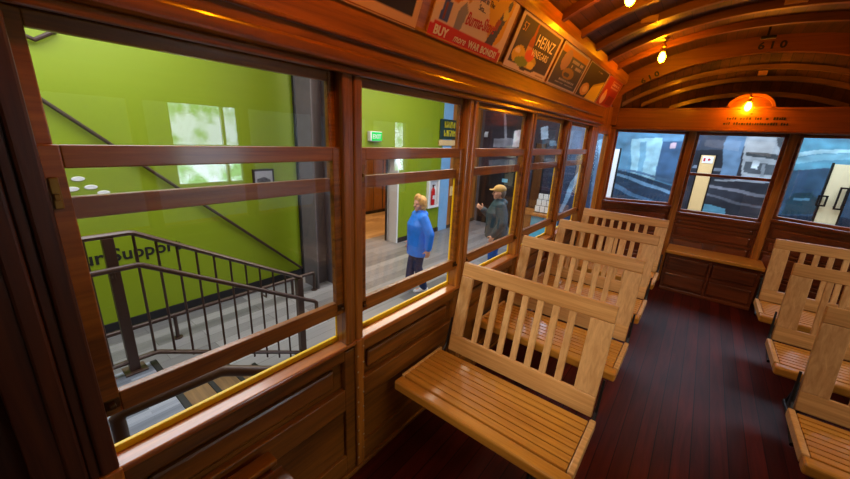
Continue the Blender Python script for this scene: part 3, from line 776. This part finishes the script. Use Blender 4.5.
# brace running down the green wall
o = MB().tube([(-4.10, -.47, 1.90), (-4.10, 2.30, -.66)], .020, 10).build('brace_rod', M_BROWNRAIL); tag(o, 'dark thin rod slanting down across the green wall', 'rod'); rebase(o, (-4.10, 2.3, -.66))
o = MB().tube([(-4.16, -.60, 2.44), (-4.10, -.58, 2.44), (-4.10, -.34, 2.36), (-4.10, -.2, 2.46), (-4.16, -.19, 2.46)], .020, 10).build('pipe_bracket', M_BROWNRAIL); tag(o, 'short dark bracket high on the green wall in the window corner', 'bracket'); rebase(o, (-4.10, -.4, 2.4))
# low pipe rail in front of the base of the wall
lr = thing('low_rail', 'low brown pipe rail along the foot of the green wall, ending by the column', 'rail')
MB().tube([(-3.45, -3.0, -.50), (-3.45, 2.10, -.50)], .026, 12).build('rail', M_BROWNRAIL, lr, smooth=True)
for y in (-1.6, .2, 1.72, 2.10): MB().tube([(-3.45, y, F0), (-3.45, y, -.50)], .020, 10).lathe([(.05, 0), (.05, .012)], 12, Matrix.Translation((-3.45, y, F0))).build('post', M_BROWNRAIL, lr)
rebase(lr, (-3.45, 0, F0))
# things on the green wall
for i, (y, z, lb_) in enumerate(((-.262, 1.05, 'small white round plaque on the green wall, topmost of the cluster'), (-.174, .955, 'small white round plaque on the green wall, right of the cluster'), (-.325, .945, 'small white round plaque on the green wall, left of the cluster'), (-.08, .885, 'small white round plaque just above the lower window rail'))):
    o = MB().lathe([(.055, 0), (.055, .006), (.048, .010)], 24, Matrix.Translation((-4.15, y, z)) @ Matrix.Rotation(math.pi/2, 4, 'Y') @ Matrix.Diagonal((.45, 1, 1, 1))).build('round_plaque', M_WHITE)
    tag(o, lb_, 'plaque', 'white round plaques on the green wall'); rebase(o, (-4.15, y, z))
pf = thing('framed_picture', 'small dark framed grey photograph hung on the green wall', 'picture')
MB().box(-4.15, -4.125, 1.60, 1.93, .80, 1.075, .004).build('frame', M_INK, pf)
paint_grid('photograph', .27, .215, 36, 28, layered([((70, 70, 78), [(.03, 0), (.24, 0), (.24, .08), (.14, .13), (.03, .1)]), ((48, 46, 52), ell(.1, .04, .035, .06)), ((52, 50, 56), ell(.17, .05, .03, .06))], (168, 170, 176)), M_PAINT, frame_matrix((-4.123, 1.63, .83), (0, 1, 0), (0, 0, 1)), pf)
rebase(pf, (-4.15, 1.76, .94))
ex = thing('exit_sign', 'green lit exit sign in a white box above the corridor opening', 'sign')
MB().box(-4.30, -4.20, 4.02, 4.34, 1.52, 1.71, .012).build('housing', M_WHITE, ex)
fc = MB().box(-4.20, -4.192, 4.05, 4.33, 1.535, 1.695, .002).build('face', emission('exit_green', (20, 225, 90), 1.1), ex)
text_mesh('EXIT', .12, M_WHITE, fc, frame_matrix((-4.190, 4.065, 1.573), (0, 1, 0), (0, 0, 1)), bold=.002, sx=.95)
rebase(ex, (-4.3, 4.18, 1.6))
fx = thing('extinguisher_cabinet', 'white wall cabinet with a glazed door beside the blue post', 'cabinet')
cb = MB()
for a in ((6.02, 6.08, -.10, .66), (6.42, 6.48, -.10, .66), (6.08, 6.42, -.10, -.04), (6.08, 6.42, .60, .66)): cb.box(-4.30, -4.22, a[0], a[1], a[2], a[3], .004)
cb.box(-4.30, -4.29, 6.05, 6.45, -.07, .63)
cb.build('frame', M_WHITE, fx)
MB().box(-4.232, -4.228, 6.08, 6.42, -.04, .60).build('pane', M_GLASS, fx)
rebase(fx, (-4.3, 6.25, .28))
fe = thing('fire_extinguisher', 'red fire extinguisher behind the glass of the white wall cabinet', 'fire extinguisher')
T = Matrix.Translation((-4.262, 6.26, -.03))
MB().lathe([(.028, 0), (.028, .34), (.024, .40), (.010, .43), (.010, .45)], 16, T @ Matrix.Diagonal((1, 2.6, 1, 1))).build('cylinder', plain('extinguisher_red', (200, 18, 24), .3, var=.03), fe, smooth=True)
MB().lathe([(.012, .45), (.012, .50)], 10, T).box(-4.268, -4.256, 6.22, 6.34, .465, .485, .003).build('valve', M_IRON, fe)
MB().box(-4.2335, -4.233, 6.21, 6.30, .12, .22).build('paper_label', M_WHITE, fe)
rebase(fe, (-4.262, 6.26, -.03))
sg = thing('hanging_sign', 'dark green sign with yellow lettering beside the top of the blue post', 'sign')
MB().box(-4.282, -4.25, 6.42, 7.30, 1.62, 2.10, .006).build('board', plain('sign_green', (22, 52, 42), .5), sg)
y_ = MB(); rnd = random.Random(12)
for z, n in ((1.90, 6), (1.69, 7)):
    yy = 6.56
    for i in range(n):
        w = rnd.uniform(.05, .085)
        y_.box(-4.25, -4.247, yy, yy+.022, z, z+.15); y_.box(-4.25, -4.247, yy+w-.015, yy+w, z, z+rnd.choice((.09, .15))); y_.box(-4.25, -4.247, yy, yy+w, z+rnd.choice((0, .06, .13)), z+rnd.choice((.08, .15)))
        yy += w+.022
y_.build('lettering', M_PRINT_Y, sg)
MB().box(-4.285, -4.25, 6.40, 7.30, 1.46, 1.60, .006).build('lower_plate', M_CREAM, sg)
rebase(sg, (-4.285, 6.85, 1.8))

# ------------------------------------------------------------------ boarding stair with its railings
ZL = -.2
lp = thing('boarding_stair', 'stair landing with steps beside the car, dark nosings on striped grey carpet', 'stair')
MB().box(-2.12, -.62, -4.98, -.345, F0, ZL, .004).build('landing', M_CARPET, lp)
MB().box(-2.12, -.62, -.345, -.300, F0, ZL+.004, .006).build('nosing', M_INK, lp)
for i, (a, c) in enumerate(((-.30, -.04), (-.04, .22), (.22, .48))):
    z = ZL-.15*(i+1)
    MB().box(-2.12, -.62, a, c-.04, F0, z, .004).build('step', M_TREAD, lp)
    MB().box(-2.12, -.62, c-.04, c, F0, z+.004, .006).build('nosing', M_INK, lp)
rebase(lp, (-1.4, 0, F0))
M_RAIL = plain('rail_brown', (78, 56, 46), .4, .0)
rl = thing('stair_railing', 'brown steel railing with thin upright bars bending down beside the stair', 'railing')
X = -2.08; sl = -.565
def zr(y, z0): return z0 if y < -.31 else z0+(y+.31)*sl*.998
MB().tube([(X, -2.6, .888), (X, -.325, .893), (X, -.295, .886), (X, 1.03, .140)], [(.020, .030)]*4, 10).build('top_rail', M_RAIL, rl, smooth=True)
hr = MB().tube([(X+.08, -2.6, .66), (X+.08, -.325, .665), (X+.08, -.295, .657), (X+.08, 1.13, -.150), (X+.08, 1.155, -.175), (X+.08, 1.155, -.245)], .021, 12)
for y in (-1.6, -.46, .6): hr.tube([(X, y, zr(y, .60)), (X+.08, y, zr(y, .60)), (X+.08, y, zr(y, .655))], .008, 8)
hr.build('handrail', M_RAIL, rl, smooth=True)
MB().tube([(X, -2.6, -.11), (X, -.30, -.115), (X, -.27, -.125), (X, 1.0, -.775)], [(.018, .026)]*4, 10).build('bottom_rail', M_RAIL, rl, smooth=True)
for y, zb in ((-1.75, ZL), (-.445, ZL), (1.005, F0)):
    p = MB().box(X-.032, X+.032, y-.032, y+.032, zb, zr(y, .88), .004); p.box(X-.07, X+.07, y-.07, y+.07, zb, zb+.012, .003)
    p.build('post', M_RAIL, rl)
yb = -.325
bal = []
while yb > -2.5:
    yb -= .122
    if abs(yb+.445) > .06 and abs(yb+1.75) > .06: bal.append(yb)
yb = -.30
while yb < .96: bal.append(yb); yb += .128
for y in bal: MB().tube([(X, y, zr(y, -.115)), (X, y, zr(y, .885))], .0095, 8).build('baluster', M_RAIL, rl)
rebase(rl, (X, 0, F0))
r2 = thing('stair_handrail', 'thick brown handrail low outside the near window, just over the yellow sill', 'railing')
XN = -.70
MB().tube([(XN, -.742, ZL+.01), (XN, -.742, .41), (XN, -.722, .432), (XN, -.32, .418), (XN, -.29, .405), (XN, .95, -.30), (XN, .95, F0)], .030, 12).build('handrail', M_RAIL, r2, smooth=True)
MB().box(XN-.06, XN+.06, -.80, -.68, ZL, ZL+.012, .003).build('foot_plate', M_RAIL, r2)
MB().box(XN-.06, XN+.06, .89, 1.01, F0, F0+.012, .003).build('foot_plate', M_RAIL, r2)
rebase(r2, (XN, 0, F0))

# ------------------------------------------------------------------ mural wall ahead of the car
struct(MB().box(-4.5, 8, 8.52, 8.7, F0, 3.3).build('wall_mural', M_CONC))
for_m = layered(MURAL, lambda x, z: (46, 40, 58))
rn = random.Random(5)
from mathutils import noise as mn
def mural_f(u, v):
    x, z = u-4.2, v+F0
    jx = mn.noise(Vector((x*2.2, z*2.2, 0)))*.06; jz = mn.noise(Vector((x*2.2, z*2.2, 9)))*.04
    c = for_m(x+jx, z+jz)
    k = 1+.25*mn.noise(Vector((x*1.1, z*3.5, 3)))+.18*mn.noise(Vector((x*7, z*9, 7)))
    g = sum(c)/3; m = .30 if x < .9 else (.45 if x < 2.3 else .25)
    c = (c[0]*(1-m)+g*m, c[1]*(1-m)+g*m+3, c[2]*(1-m)+g*m)
    return tuple(max(0, min(255, q*k)) for q in c)
M_MURAL = painted('mural_print', .35, .4)
mu = paint_grid('street_mural', 9.6, 3.6, 640, 240, mural_f, M_MURAL, frame_matrix((-4.2, 8.51, F0), (1, 0, 0), (0, 0, 1)))
tag(mu, 'huge blue photographic mural of an old street seen through the front windows', 'mural'); rebase(mu, (.6, 8.51, F0))

def pillar(x0, x1, y, z1, label, mat, handles=False, note=False):
    r = thing('display_board', label, 'display board', group='pale upright boards before the mural')
    MB().box(x0, x1, y, y+.06, F0+.02, z1, .004).build('board', mat, r)
    MB().box(x0-.022, x0, y-.005, y+.065, F0, z1+.02).box(x1, x1+.022, y-.005, y+.065, F0, z1+.02).box(x0-.1, x1+.1, y-.15, y+.21, F0, F0+.02, .004).build('frame', M_IRON, r)
    if note:
        n_ = MB().box(x0+.03, x0+.19, y-.006, y, z1-.14, z1-.02).build('notice', M_WHITE, r)
        MB().lathe([(.022, 0), (.022, .002)], 12, Matrix.Translation((x0+.13, y-.006, z1-.075)) @ Matrix.Rotation(math.pi/2, 4, 'X')).build('red_dot', M_PRINT_R, n_)
        MB().box(x0+.045, x0+.075, y-.008, y-.006, z1-.11, z1-.05).build('print', M_PRINT_R, n_)
    if handles:
        for a, c, zb, zt in ((x0-.06, x0+.055, .87, 1.05), (x1-.10, x1+.0, .84, 1.20)):
            q = MB()
            q.box(a, a+.025, y-.05, y-.03, zb, zt, .004).box(c-.025, c, y-.05, y-.03, zb, zt, .004).box(a, c, y-.05, y-.03, zt-.025, zt, .004).box(a, c, y-.05, y-.03, zb, zb+.025, .004).box(a, a+.02, y-.035, y, zb+.03, zb+.05)
            q.build('handle', M_IRON, r)
    rebase(r, ((x0+x1)/2, y, F0))
pillar(-.55, -.41, 7.6, 1.598, 'narrow white upright board seen at the left edge of the left front window', M_CREAMW)
pillar(.975, 1.188, 7.6, 1.572, 'orange-cream upright board with a small white notice at its top', M_CREAM, note=True)
pillar(2.685, 2.93, 7.6, 1.545, 'wide cream upright board with black handles in the right front window', plain('cream_pale', (222, 206, 164), .5, var=.04), handles=True)
pillar(-2.22, -2.0, 7.6, 1.62, 'orange wooden upright board behind the counter, in the fourth side window', M_WPANEL)
ct = thing('reception_counter', 'wooden topped counter with a pale blue front beyond the fourth side window', 'counter')
MB().box(-2.35, -1.35, 6.85, 7.45, .02, .08, .006).build('counter_top', M_WPANEL, ct)
MB().box(-2.30, -1.40, 6.92, 7.42, F0, .02, .004).build('cabinet', plain('counter_blue', (84, 170, 206), .5), ct)
MB().box(-2.34, -1.86, 6.90, 6.925, F0, .02, .004).build('front_panel', M_WPANEL, ct)
rebase(ct, (-1.85, 7.15, F0))
rk = thing('brochure_rack', 'small stand of white brochures on the counter', 'rack')
b = MB()
for i in range(3): b.box(-1.86, -1.50, 7.05+.07*i, 7.06+.07*i, .08+.14*i, .24+.14*i, .002)
b.box(-1.87, -1.49, 7.04, 7.28, .08, .09).build('stand', M_INK, rk)
rnd = random.Random(4)
rebase(rk, (-1.68, 7.15, .08))
for i in range(3):
    for j in range(3):
        x = -1.85+.118*j; z = .10+.14*i
        o = MB().box(x, x+.105, 7.046+.07*i, 7.049+.07*i, z, z+.145-rnd.uniform(0, .02)).box(x+.012, x+.093, 7.045+.07*i, 7.046+.07*i, z+.09, z+.12).build('brochure', M_WHITE)
        tag(o, 'white folded brochure in the stand on the counter', 'brochure', 'brochures in the counter stand'); rebase(o, (x+.05, 7.047+.07*i, z))
o = MB().box(-3.45, -3.28, 8.46, 8.48, .50, .60, .003).build('wall_notice', plain('notice_blue', (120, 190, 222), .5)); tag(o, 'tiny pale blue notice on the dark mural above the man in the cap', 'notice'); rebase(o, (-3.36, 8.48, .55))

# daylight on the far side of the car: a glazed wall with trees outside
struct(MB().box(7.2, 7.3, -5, 1.55, F0, 3.3).box(7.2, 7.3, 2.95, 7.95, F0, 3.3).box(7.2, 7.3, 8.95, 9.2, F0, 3.3).box(7.2, 7.3, 1.55, 2.95, 2.2, 3.3).box(7.2, 7.3, 1.55, 2.95, F0, .42).box(7.2, 7.3, 7.95, 8.95, 2.2, 3.3).box(7.2, 7.3, 7.95, 8.95, F0, .42).build('wall_right_hall', M_WHITE))
struct(MB().box(-10, 8, -5.1, -5, F0, 3.3).build('wall_rear_hall', M_CONC))
for i, (a, c) in enumerate(((1.55, 2.95), (7.95, 8.95))):
    r = struct(empty('window_%d' % (9+i)))
    f = MB()
    for y in (a, c-.06, a+(c-a)*.72): f.box(7.2, 7.28, y, y+.06, .42, 2.2, .004)
    f.box(7.2, 7.28, a, c, .42, .48).box(7.2, 7.28, a, c, 2.14, 2.2).build('window_frame', M_WHITE, r)
    MB().box(7.30, 7.31, a, c, .42, 2.2).build('daylight_pane', emission('daylight_%d' % i, (222, 236, 255), 9., ((120, 170, 120), 2.2)), r)
    rebase(r, (7.25, (a+c)/2, .42))
# ------------------------------------------------------------------ people
def evaluated(o):
    bpy.context.view_layer.update()
    me = bpy.data.meshes.new_from_object(o.evaluated_get(bpy.context.evaluated_depsgraph_get()))
    return me
def fuse(mb, name, mat, vox, parent=None, smooth=2):
    """one continuous skin over overlapping tapered volumes"""
    o = mb.build(name+'_raw', mat)
    m = o.modifiers.new('r', 'REMESH'); m.mode = 'VOXEL'; m.voxel_size = vox
    if smooth:
        s = o.modifiers.new('s', 'SMOOTH'); s.factor = .5; s.iterations = smooth
    me = evaluated(o); bpy.data.objects.remove(o)
    for p in me.polygons: p.use_smooth = True
    me.name = name; me.materials.clear(); me.materials.append(mat)
    q = bpy.data.objects.new(name, me); COL.objects.link(q)
    if parent is not None: q.parent = parent
    return q
def limb(mb, pts, rs, n=14):
    mb.tube(pts, rs, n)
    for p, r in ((pts[0], rs[0]), (pts[-1], rs[-1])):
        r = min(r) if isinstance(r, tuple) else r
        mb.ball(p, r*.98, 12)
def hand(mb, w, d, side, curl=.5, pitch=0.):
    """palm and five fingers; w wrist point, d direction of the hand, side = outward direction of the thumb"""
    w = Vector(w); d = Vector(d).normalized(); t = Vector(side); t = (t-d*t.dot(d)).normalized(); n = d.cross(t)   # n = palm normal
    R_ = Matrix(((d.x, t.x, n.x), (d.y, t.y, n.y), (d.z, t.z, n.z))).to_4x4()
    mb.ball(w+d*.045, (.052, .040, .017), 14, R_)
    limb(mb, [w-d*.03, w+d*.02], [.026, .026], 10)
    for i, (off, ln) in enumerate(((.029, .068), (.010, .076), (-.010, .070), (-.028, .055))):
        b = w+d*.085+t*off
        a1 = curl*.7; a2 = curl*1.5
        d1 = d*math.cos(a1)+n*math.sin(a1); d2 = d*math.cos(a2)+n*math.sin(a2)
        m = b+d1*ln*.5; limb(mb, [b-d*.02, b, m, m+d2*ln*.5], [.0105, .0100, .0092, .0076], 8)
    b = w+d*.03+t*.032; td = (d*.62+t*.70+n*.25).normalized(); m = b+td*.038
    limb(mb, [b-t*.015, b, m, m+(td+d*.6+n*.4).normalized()*.03], [.013, .0125, .011, .0085], 8)

def person(label, loc, heading, H, skin, cloth, woman):
    """faces +x in its own frame, left hand side +y"""
    k = H/1.72
    V = lambda x, y, z: Vector((x*k, y*k, z*k))
    pose = cloth['pose']
    SK = plain('skin_'+cloth['id'], skin, .5, var=.06, scale=20)
    b = MB(); sh = .175 if woman else .195
    HZ = 1.575
    turn = pose['turn']; Rh = Matrix.Translation(V(.02, 0, HZ)) @ Matrix.Rotation(turn, 4, 'Z')
    def hp(x, y, z): return Rh @ Vector((x*k, y*k, z*k))
    hips = [V(0, .085, .90), V(0, -.085, .90)]
    # trunk
    b.tube([V(0, 0, .84), V(0, 0, .94), V(.01, 0, 1.08), V(.015, 0, 1.24), V(.0, 0, 1.38), V(-.01, 0, 1.43)], [(.10*k, .145*k), (.112*k, .16*k), (.10*k, .135*k), (.118*k, .155*k), (.09*k, .15*k), (.05*k, .07*k)], 20)
    limb(b, [V(-.01, 0, 1.38), V(.0, 0, 1.46), V(.015, 0, 1.55)], [.064*k, .054*k, .052*k])
    # head
    b.ball(hp(0, 0, .03), (.098*k, .076*k, .118*k), 22, Rh.to_3x3().to_4x4())
    b.ball(hp(.022, 0, -.045), (.070*k, .056*k, .068*k), 18, Rh.to_3x3().to_4x4())
    b.ball(hp(.066, 0, -.088), (.024*k, .028*k, .020*k), 12)
    limb(b, [hp(.090, 0, .028), hp(.112, 0, -.012)], [.010*k, .0145*k], 8); b.ball(hp(.106, 0, -.018), .0155*k, 10)
    b.ball(hp(.086, 0, .042), (.014*k, .052*k, .012*k), 12, Rh.to_3x3().to_4x4())
    b.ball(hp(.084, 0, -.054), (.014*k, .024*k, .011*k), 10, Rh.to_3x3().to_4x4())
    for s in (1, -1):
        b.ball(hp(-.008, .077*s, .0), (.020*k, .010*k, .032*k), 10, Rh.to_3x3().to_4x4())
        b.ball(hp(.062, .044*s, -.018), (.026*k, .024*k, .026*k), 10)
    # arms, hands
    for s, key in ((1, 'left'), (-1, 'right')):
        e, w, hd, th, cu = pose[key]
        S0 = V(-.005, s*sh, 1.375)
        limb(b, [V(0, s*.09, 1.37), S0, V(*e)], [.055*k, .052*k, .040*k]); limb(b, [V(*e), V(*w)], [.040*k, .027*k])
        hand(b, V(*w), hd, th, cu)
    # legs, feet
    for s, key in ((1, 'left_leg'), (-1, 'right_leg')):
        kn, an, toe = pose[key]
        limb(b, [V(0, s*.085, .88), V(*kn), V(*an)], [.088*k, .056*k, .036*k])
        limb(b, [V(*an)+V(-.03, 0, -.04), V(*toe)], [.034*k, .026*k])
    body = fuse(b, 'person', SK, .0085)
    tag(body, label, 'person', 'museum visitors')
    # eyes, brows and mouth
    em = plain('eye_'+cloth['id'], (40, 36, 34), .2)
    for s in (1, -1): MB().ball(hp(.089, .031*s, .020), .0095*k, 10).build('eye', em, body, smooth='all')
    MB().ball(hp(.094, 0, -.052), (.006*k, .021*k, .005*k), 12, Rh.to_3x3().to_4x4()).build('lips', plain('lips_'+cloth['id'], (170, 92, 82), .5), body, smooth='all')
    # hair
    h = MB()
    if woman:
        h.ball(hp(-.034, 0, .050), (.116*k, .110*k, .112*k), 20, Rh.to_3x3().to_4x4())
        for x, y, z, r in ((-.06, .05, -.01, .062), (-.06, -.05, -.01, .062), (-.085, 0, .0, .07), (-.035, .080, .0, .040), (-.035, -.080, .0, .040), (.045, .04, .115, .036), (.048, -.03, .115, .038), (.03, .0, .135, .06), (-.05, .055, -.07, .045), (-.05, -.055, -.07, .045), (-.075, 0, -.07, .052), (-.02, .075, -.05, .030), (-.02, -.075, -.05, .03)):
            h.ball(hp(x, y, z), r*k, 12)
        rr = random.Random(3)
        for i in range(26):
            a = rr.uniform(0, 6.28); z = rr.uniform(-.09, .12); r = .088*math.sqrt(max(.1, 1-(z/.17)**2)); x = -.025+r*math.cos(a)*1.1; y = r*math.sin(a)
            if x > .0 and z < .08: continue
            h.ball(hp(x, y, z), (.028*k, .028*k, .034*k), 8)
    else:
        h.ball(hp(-.03, 0, .02), (.086*k, .082*k, .090*k), 18, Rh.to_3x3().to_4x4())
        h.ball(hp(-.055, 0, -.04), (.045*k, .062*k, .05*k), 12)
    fuse(h, 'hair', cloth['hair'], .009, body, 1)
    if not woman:
        c = MB().ball(hp(-.005, 0, .070), (.112*k, .090*k, .078*k), 20, Rh.to_3x3().to_4x4())
        c.tube([hp(-.005, 0, .045), hp(-.005, 0, .075)], [(.086*k, .112*k), (.086*k, .108*k)], 20) if False else None
        c.ball(hp(.110, 0, .058), (.075*k, .070*k, .011*k), 16, Rh.to_3x3().to_4x4())
        fuse(c, 'cap', cloth['cap'], .009, body, 1)
    # trousers
    t = MB()
    t.tube([V(0, 0, .84), V(0, 0, .90), V(0, 0, 1.0)], [(.125*k, .168*k), (.13*k, .175*k), (.12*k, .158*k)], 18)
    for s, key in ((1, 'left_leg'), (-1, 'right_leg')):
        kn, an, toe = pose[key]
        limb(t, [V(0, s*.086, .86), V(*kn), V(*an)+V(0, 0, -.005)], [.106*k, .080*k, .070*k])
    fuse(t, 'jeans', cloth['jeans'], .011, body)
    for s, key in ((1, 'left_leg'), (-1, 'right_leg')):
        kn, an, toe = pose[key]; a = V(*an); q = V(*toe); d = (q-a); d.z = 0; d.normalize()
        g = MB(); zf = a.z-.06*k
        limb(g, [Vector((a.x, a.y, zf))-d*.05*k, Vector((a.x, a.y, zf))+d*.06*k, Vector((q.x, q.y, zf-.012*k))+d*.02*k], [.046*k, .046*k, .038*k])
        g.ball(a+Vector((0, 0, -.015*k)), .050*k, 12)
        fuse(g, 'shoe', cloth['shoe'], .009, body)
    # jacket with sleeves, collar and loose hem
    j = MB(); hem = cloth['hem']; g_ = 1.22 if woman else 1.20
    j.tube([V(0, 0, hem), V(0, 0, hem+.10), V(.01, 0, 1.04), V(.02, 0, 1.24), V(0, 0, 1.385), V(-.01, 0, 1.445)], [(.165*k*g_, .215*k*g_), (.162*k*g_, .21*k*g_), (.158*k*g_, .198*k*g_), (.155*k*g_, .20*k*g_), (.125*k, .18*k), (.07*k, .09*k)], 24)
    j.tube([V(-.012, 0, 1.40), V(-.012, 0, 1.49)], [(.086*k, .092*k), (.080*k, .086*k)], 18)
    j.ball(V(-.085, 0, 1.42), (.06*k, .11*k, .055*k), 14)
    for s, key in ((1, 'left'), (-1, 'right')):
        e_, w, hd, th, cu = pose[key]
        S0 = V(-.005, s*sh, 1.365); wv = V(*w); ev = V(*e_)
        limb(j, [V(0, s*.08, 1.37), S0, ev], [.085*k, .092*k, .080*k]); limb(j, [ev, ev.lerp(wv, .93)], [.078*k, .058*k])
        if key != cloth.get('bare'): pass
    jk = fuse(j, 'jacket', cloth['jacket'], .011, body)
    z_ = MB().tube([V(.170*g_, .0, hem+.06), V(.160*g_, 0, 1.04), V(.158*g_, 0, 1.22), V(.132, 0, 1.37)], .005*k, 6)
    z_.build('zip', cloth['zip'], jk)
    for s in (1, -1):
        MB().box(-.006, .006, -.05, .05, -.010, .010, .003, M=Matrix.Translation(V(.10, s*.165, .96)) @ Matrix.Rotation(-s*.9, 4, 'Z') @ Matrix.Rotation(1.1, 4, 'X')).build('pocket_flap', cloth['zip'], jk)
    if cloth.get('shirt'):
        s_ = MB().tube([V(0, 0, hem-.09), V(0, 0, hem+.06)], [(.140*k, .178*k), (.142*k, .180*k)], 24)
        s_.build('shirt_tail', cloth['shirt'], body, smooth=True)
    body.location = loc; body.rotation_euler = (0, 0, heading)
    return body

wpose = dict(turn=.42,
    left=((-.08, .30, 1.12), (-.06, .31, .86), (.08, .0, -1), (1, -.1, 0), .55),
    right=((.0, -.265, 1.11), (.08, -.225, .90), (.35, .1, -1), (1, .1, 0), .55),
    left_leg=((.03, .085, .48), (-.10, .08, .085), (.04, .085, .035)),
    right_leg=((.09, -.085, .48), (.14, -.08, .080), (.28, -.085, .035)))
person('woman-length blond hair'.replace('woman-length', 'person with tousled') + ' in a bright blue jacket and jeans, walking left', (-2.27, 3.27, F0), math.radians(240), 1.57, (222, 164, 136),
    dict(id='walker', pose=wpose, hair=plain('hair_blond', (222, 166, 92), .5, var=.25, scale=40), jeans=plain('denim_navy', (26, 44, 86), .8, var=.2, scale=25),
         shoe=plain('shoe_white', (226, 226, 230), .5), jacket=plain('jacket_blue', (36, 130, 246), .5, var=.10, scale=9), zip=plain('zip_blue', (24, 92, 200), .5), hem=.70), True)
mpose = dict(turn=.0,
    left=((-.02, .30, 1.10), (.10, .285, .90), (.35, 0, -1), (1, -.2, .2), .6),
    right=((.10, -.25, 1.13), (.25, -.17, 1.25), (.8, .25, .5), (0, .3, 1), .9),
    left_leg=((.05, .09, .49), (.02, .09, .085), (.17, .10, .035)),
    right_leg=((.0, -.09, .49), (-.06, -.09, .085), (.09, -.10, .035)))
mp = person('person in a tan cap and dark teal jacket raising one hand near the mural', (-1.58, 4.60, F0), math.radians(216), 1.73, (214, 158, 128),
    dict(id='visitor', pose=mpose, hair=plain('hair_grey', (120, 104, 90), .6, var=.2, scale=40), cap=plain('cap_tan', (190, 150, 84), .8), jeans=plain('denim_blue', (28, 74, 150), .8, var=.2, scale=25),
         shoe=plain('shoe_dark', (40, 36, 34), .5), jacket=plain('jacket_teal', (30, 60, 72), .6, var=.12, scale=9), zip=plain('zip_dark', (20, 26, 30), .5), hem=.80, shirt=plain('shirt_white', (214, 220, 232), .7)), False)

# ------------------------------------------------------------------ light
def area(name, loc, size, energy, rgb, target=None, sy=None):
    l = bpy.data.lights.new(name, 'AREA'); l.energy = energy; l.color = lin(rgb); l.size = size
    if sy: l.shape = 'RECTANGLE'; l.size_y = sy
    o = bpy.data.objects.new(name, l); COL.objects.link(o); o.location = loc
    if target is not None: o.rotation_euler = (Vector(target)-Vector(loc)).to_track_quat('-Z', 'Y').to_euler()
    return o
area('hall_light', (-2.6, -.5, 3.25), 2.2, 150, (246, 248, 255), sy=3)
area('hall_light', (-2.4, 4.0, 3.25), 2.0, 150, (255, 242, 222), sy=3)
area('corridor_light', (-6.6, 5.5, 3.25), 2, 210, (255, 214, 160), sy=3)
area('mural_light', (1.2, 6.6, 3.25), 5.5, 300, (206, 228, 255), sy=1.2)
area('right_hall_light', (5.0, .9, 3.2), 3.2, 170, (255, 240, 222), (.6, .8, .4), sy=.8)
area('rear_daylight', (1.5, -4.9, 2.2), 2.6, 14, (255, 226, 196), (1.3, 2, .8), sy=2.0)
sl_ = bpy.data.lights.new('bench_fill_spot', 'SPOT'); sl_.energy = 150; sl_.color = lin((255, 226, 194)); sl_.spot_size = math.radians(44); sl_.spot_blend = 1.0; sl_.shadow_soft_size = .22  # added spot with no fixture in the car, brightens the left benches
so = bpy.data.objects.new('bench_fill_spot', sl_); COL.objects.link(so); so.location = (1.25, -1.7, 2.25); so.rotation_euler = (Vector((.30, 1.35, .62))-so.location).to_track_quat('-Z', 'Y').to_euler()
w = bpy.data.worlds.new('world'); bpy.context.scene.world = w; w.use_nodes = True
w.node_tree.nodes['Background'].inputs['Color'].default_value = (.5, .55, .6, 1); w.node_tree.nodes['Background'].inputs['Strength'].default_value = .05

# ------------------------------------------------------------------ camera
cd = bpy.data.cameras.new('camera'); cam = bpy.data.objects.new('camera', cd); COL.objects.link(cam)
cd.sensor_width = 36; cd.lens = 348.4/850*36; cd.clip_start = .02
r_, u_, f_ = (.7819638, .6215356, .0471822), (-.2119023, .1938838, .9578656), (-.5861997, .759014, -.283315)
cam.matrix_world = Matrix(((r_[0], u_[0], -f_[0], 1.08456), (r_[1], u_[1], -f_[1], -.91031), (r_[2], u_[2], -f_[2], 1.66105), (0, 0, 0, 1)))
sc = bpy.context.scene; sc.camera = cam
sc.view_settings.view_transform = 'Standard'; sc.view_settings.look = 'None'; sc.view_settings.exposure = 0.0
sc.cycles.max_bounces = 8; sc.cycles.transparent_max_bounces = 16; sc.cycles.sample_clamp_indirect = 6
sc.cycles.use_denoising = True
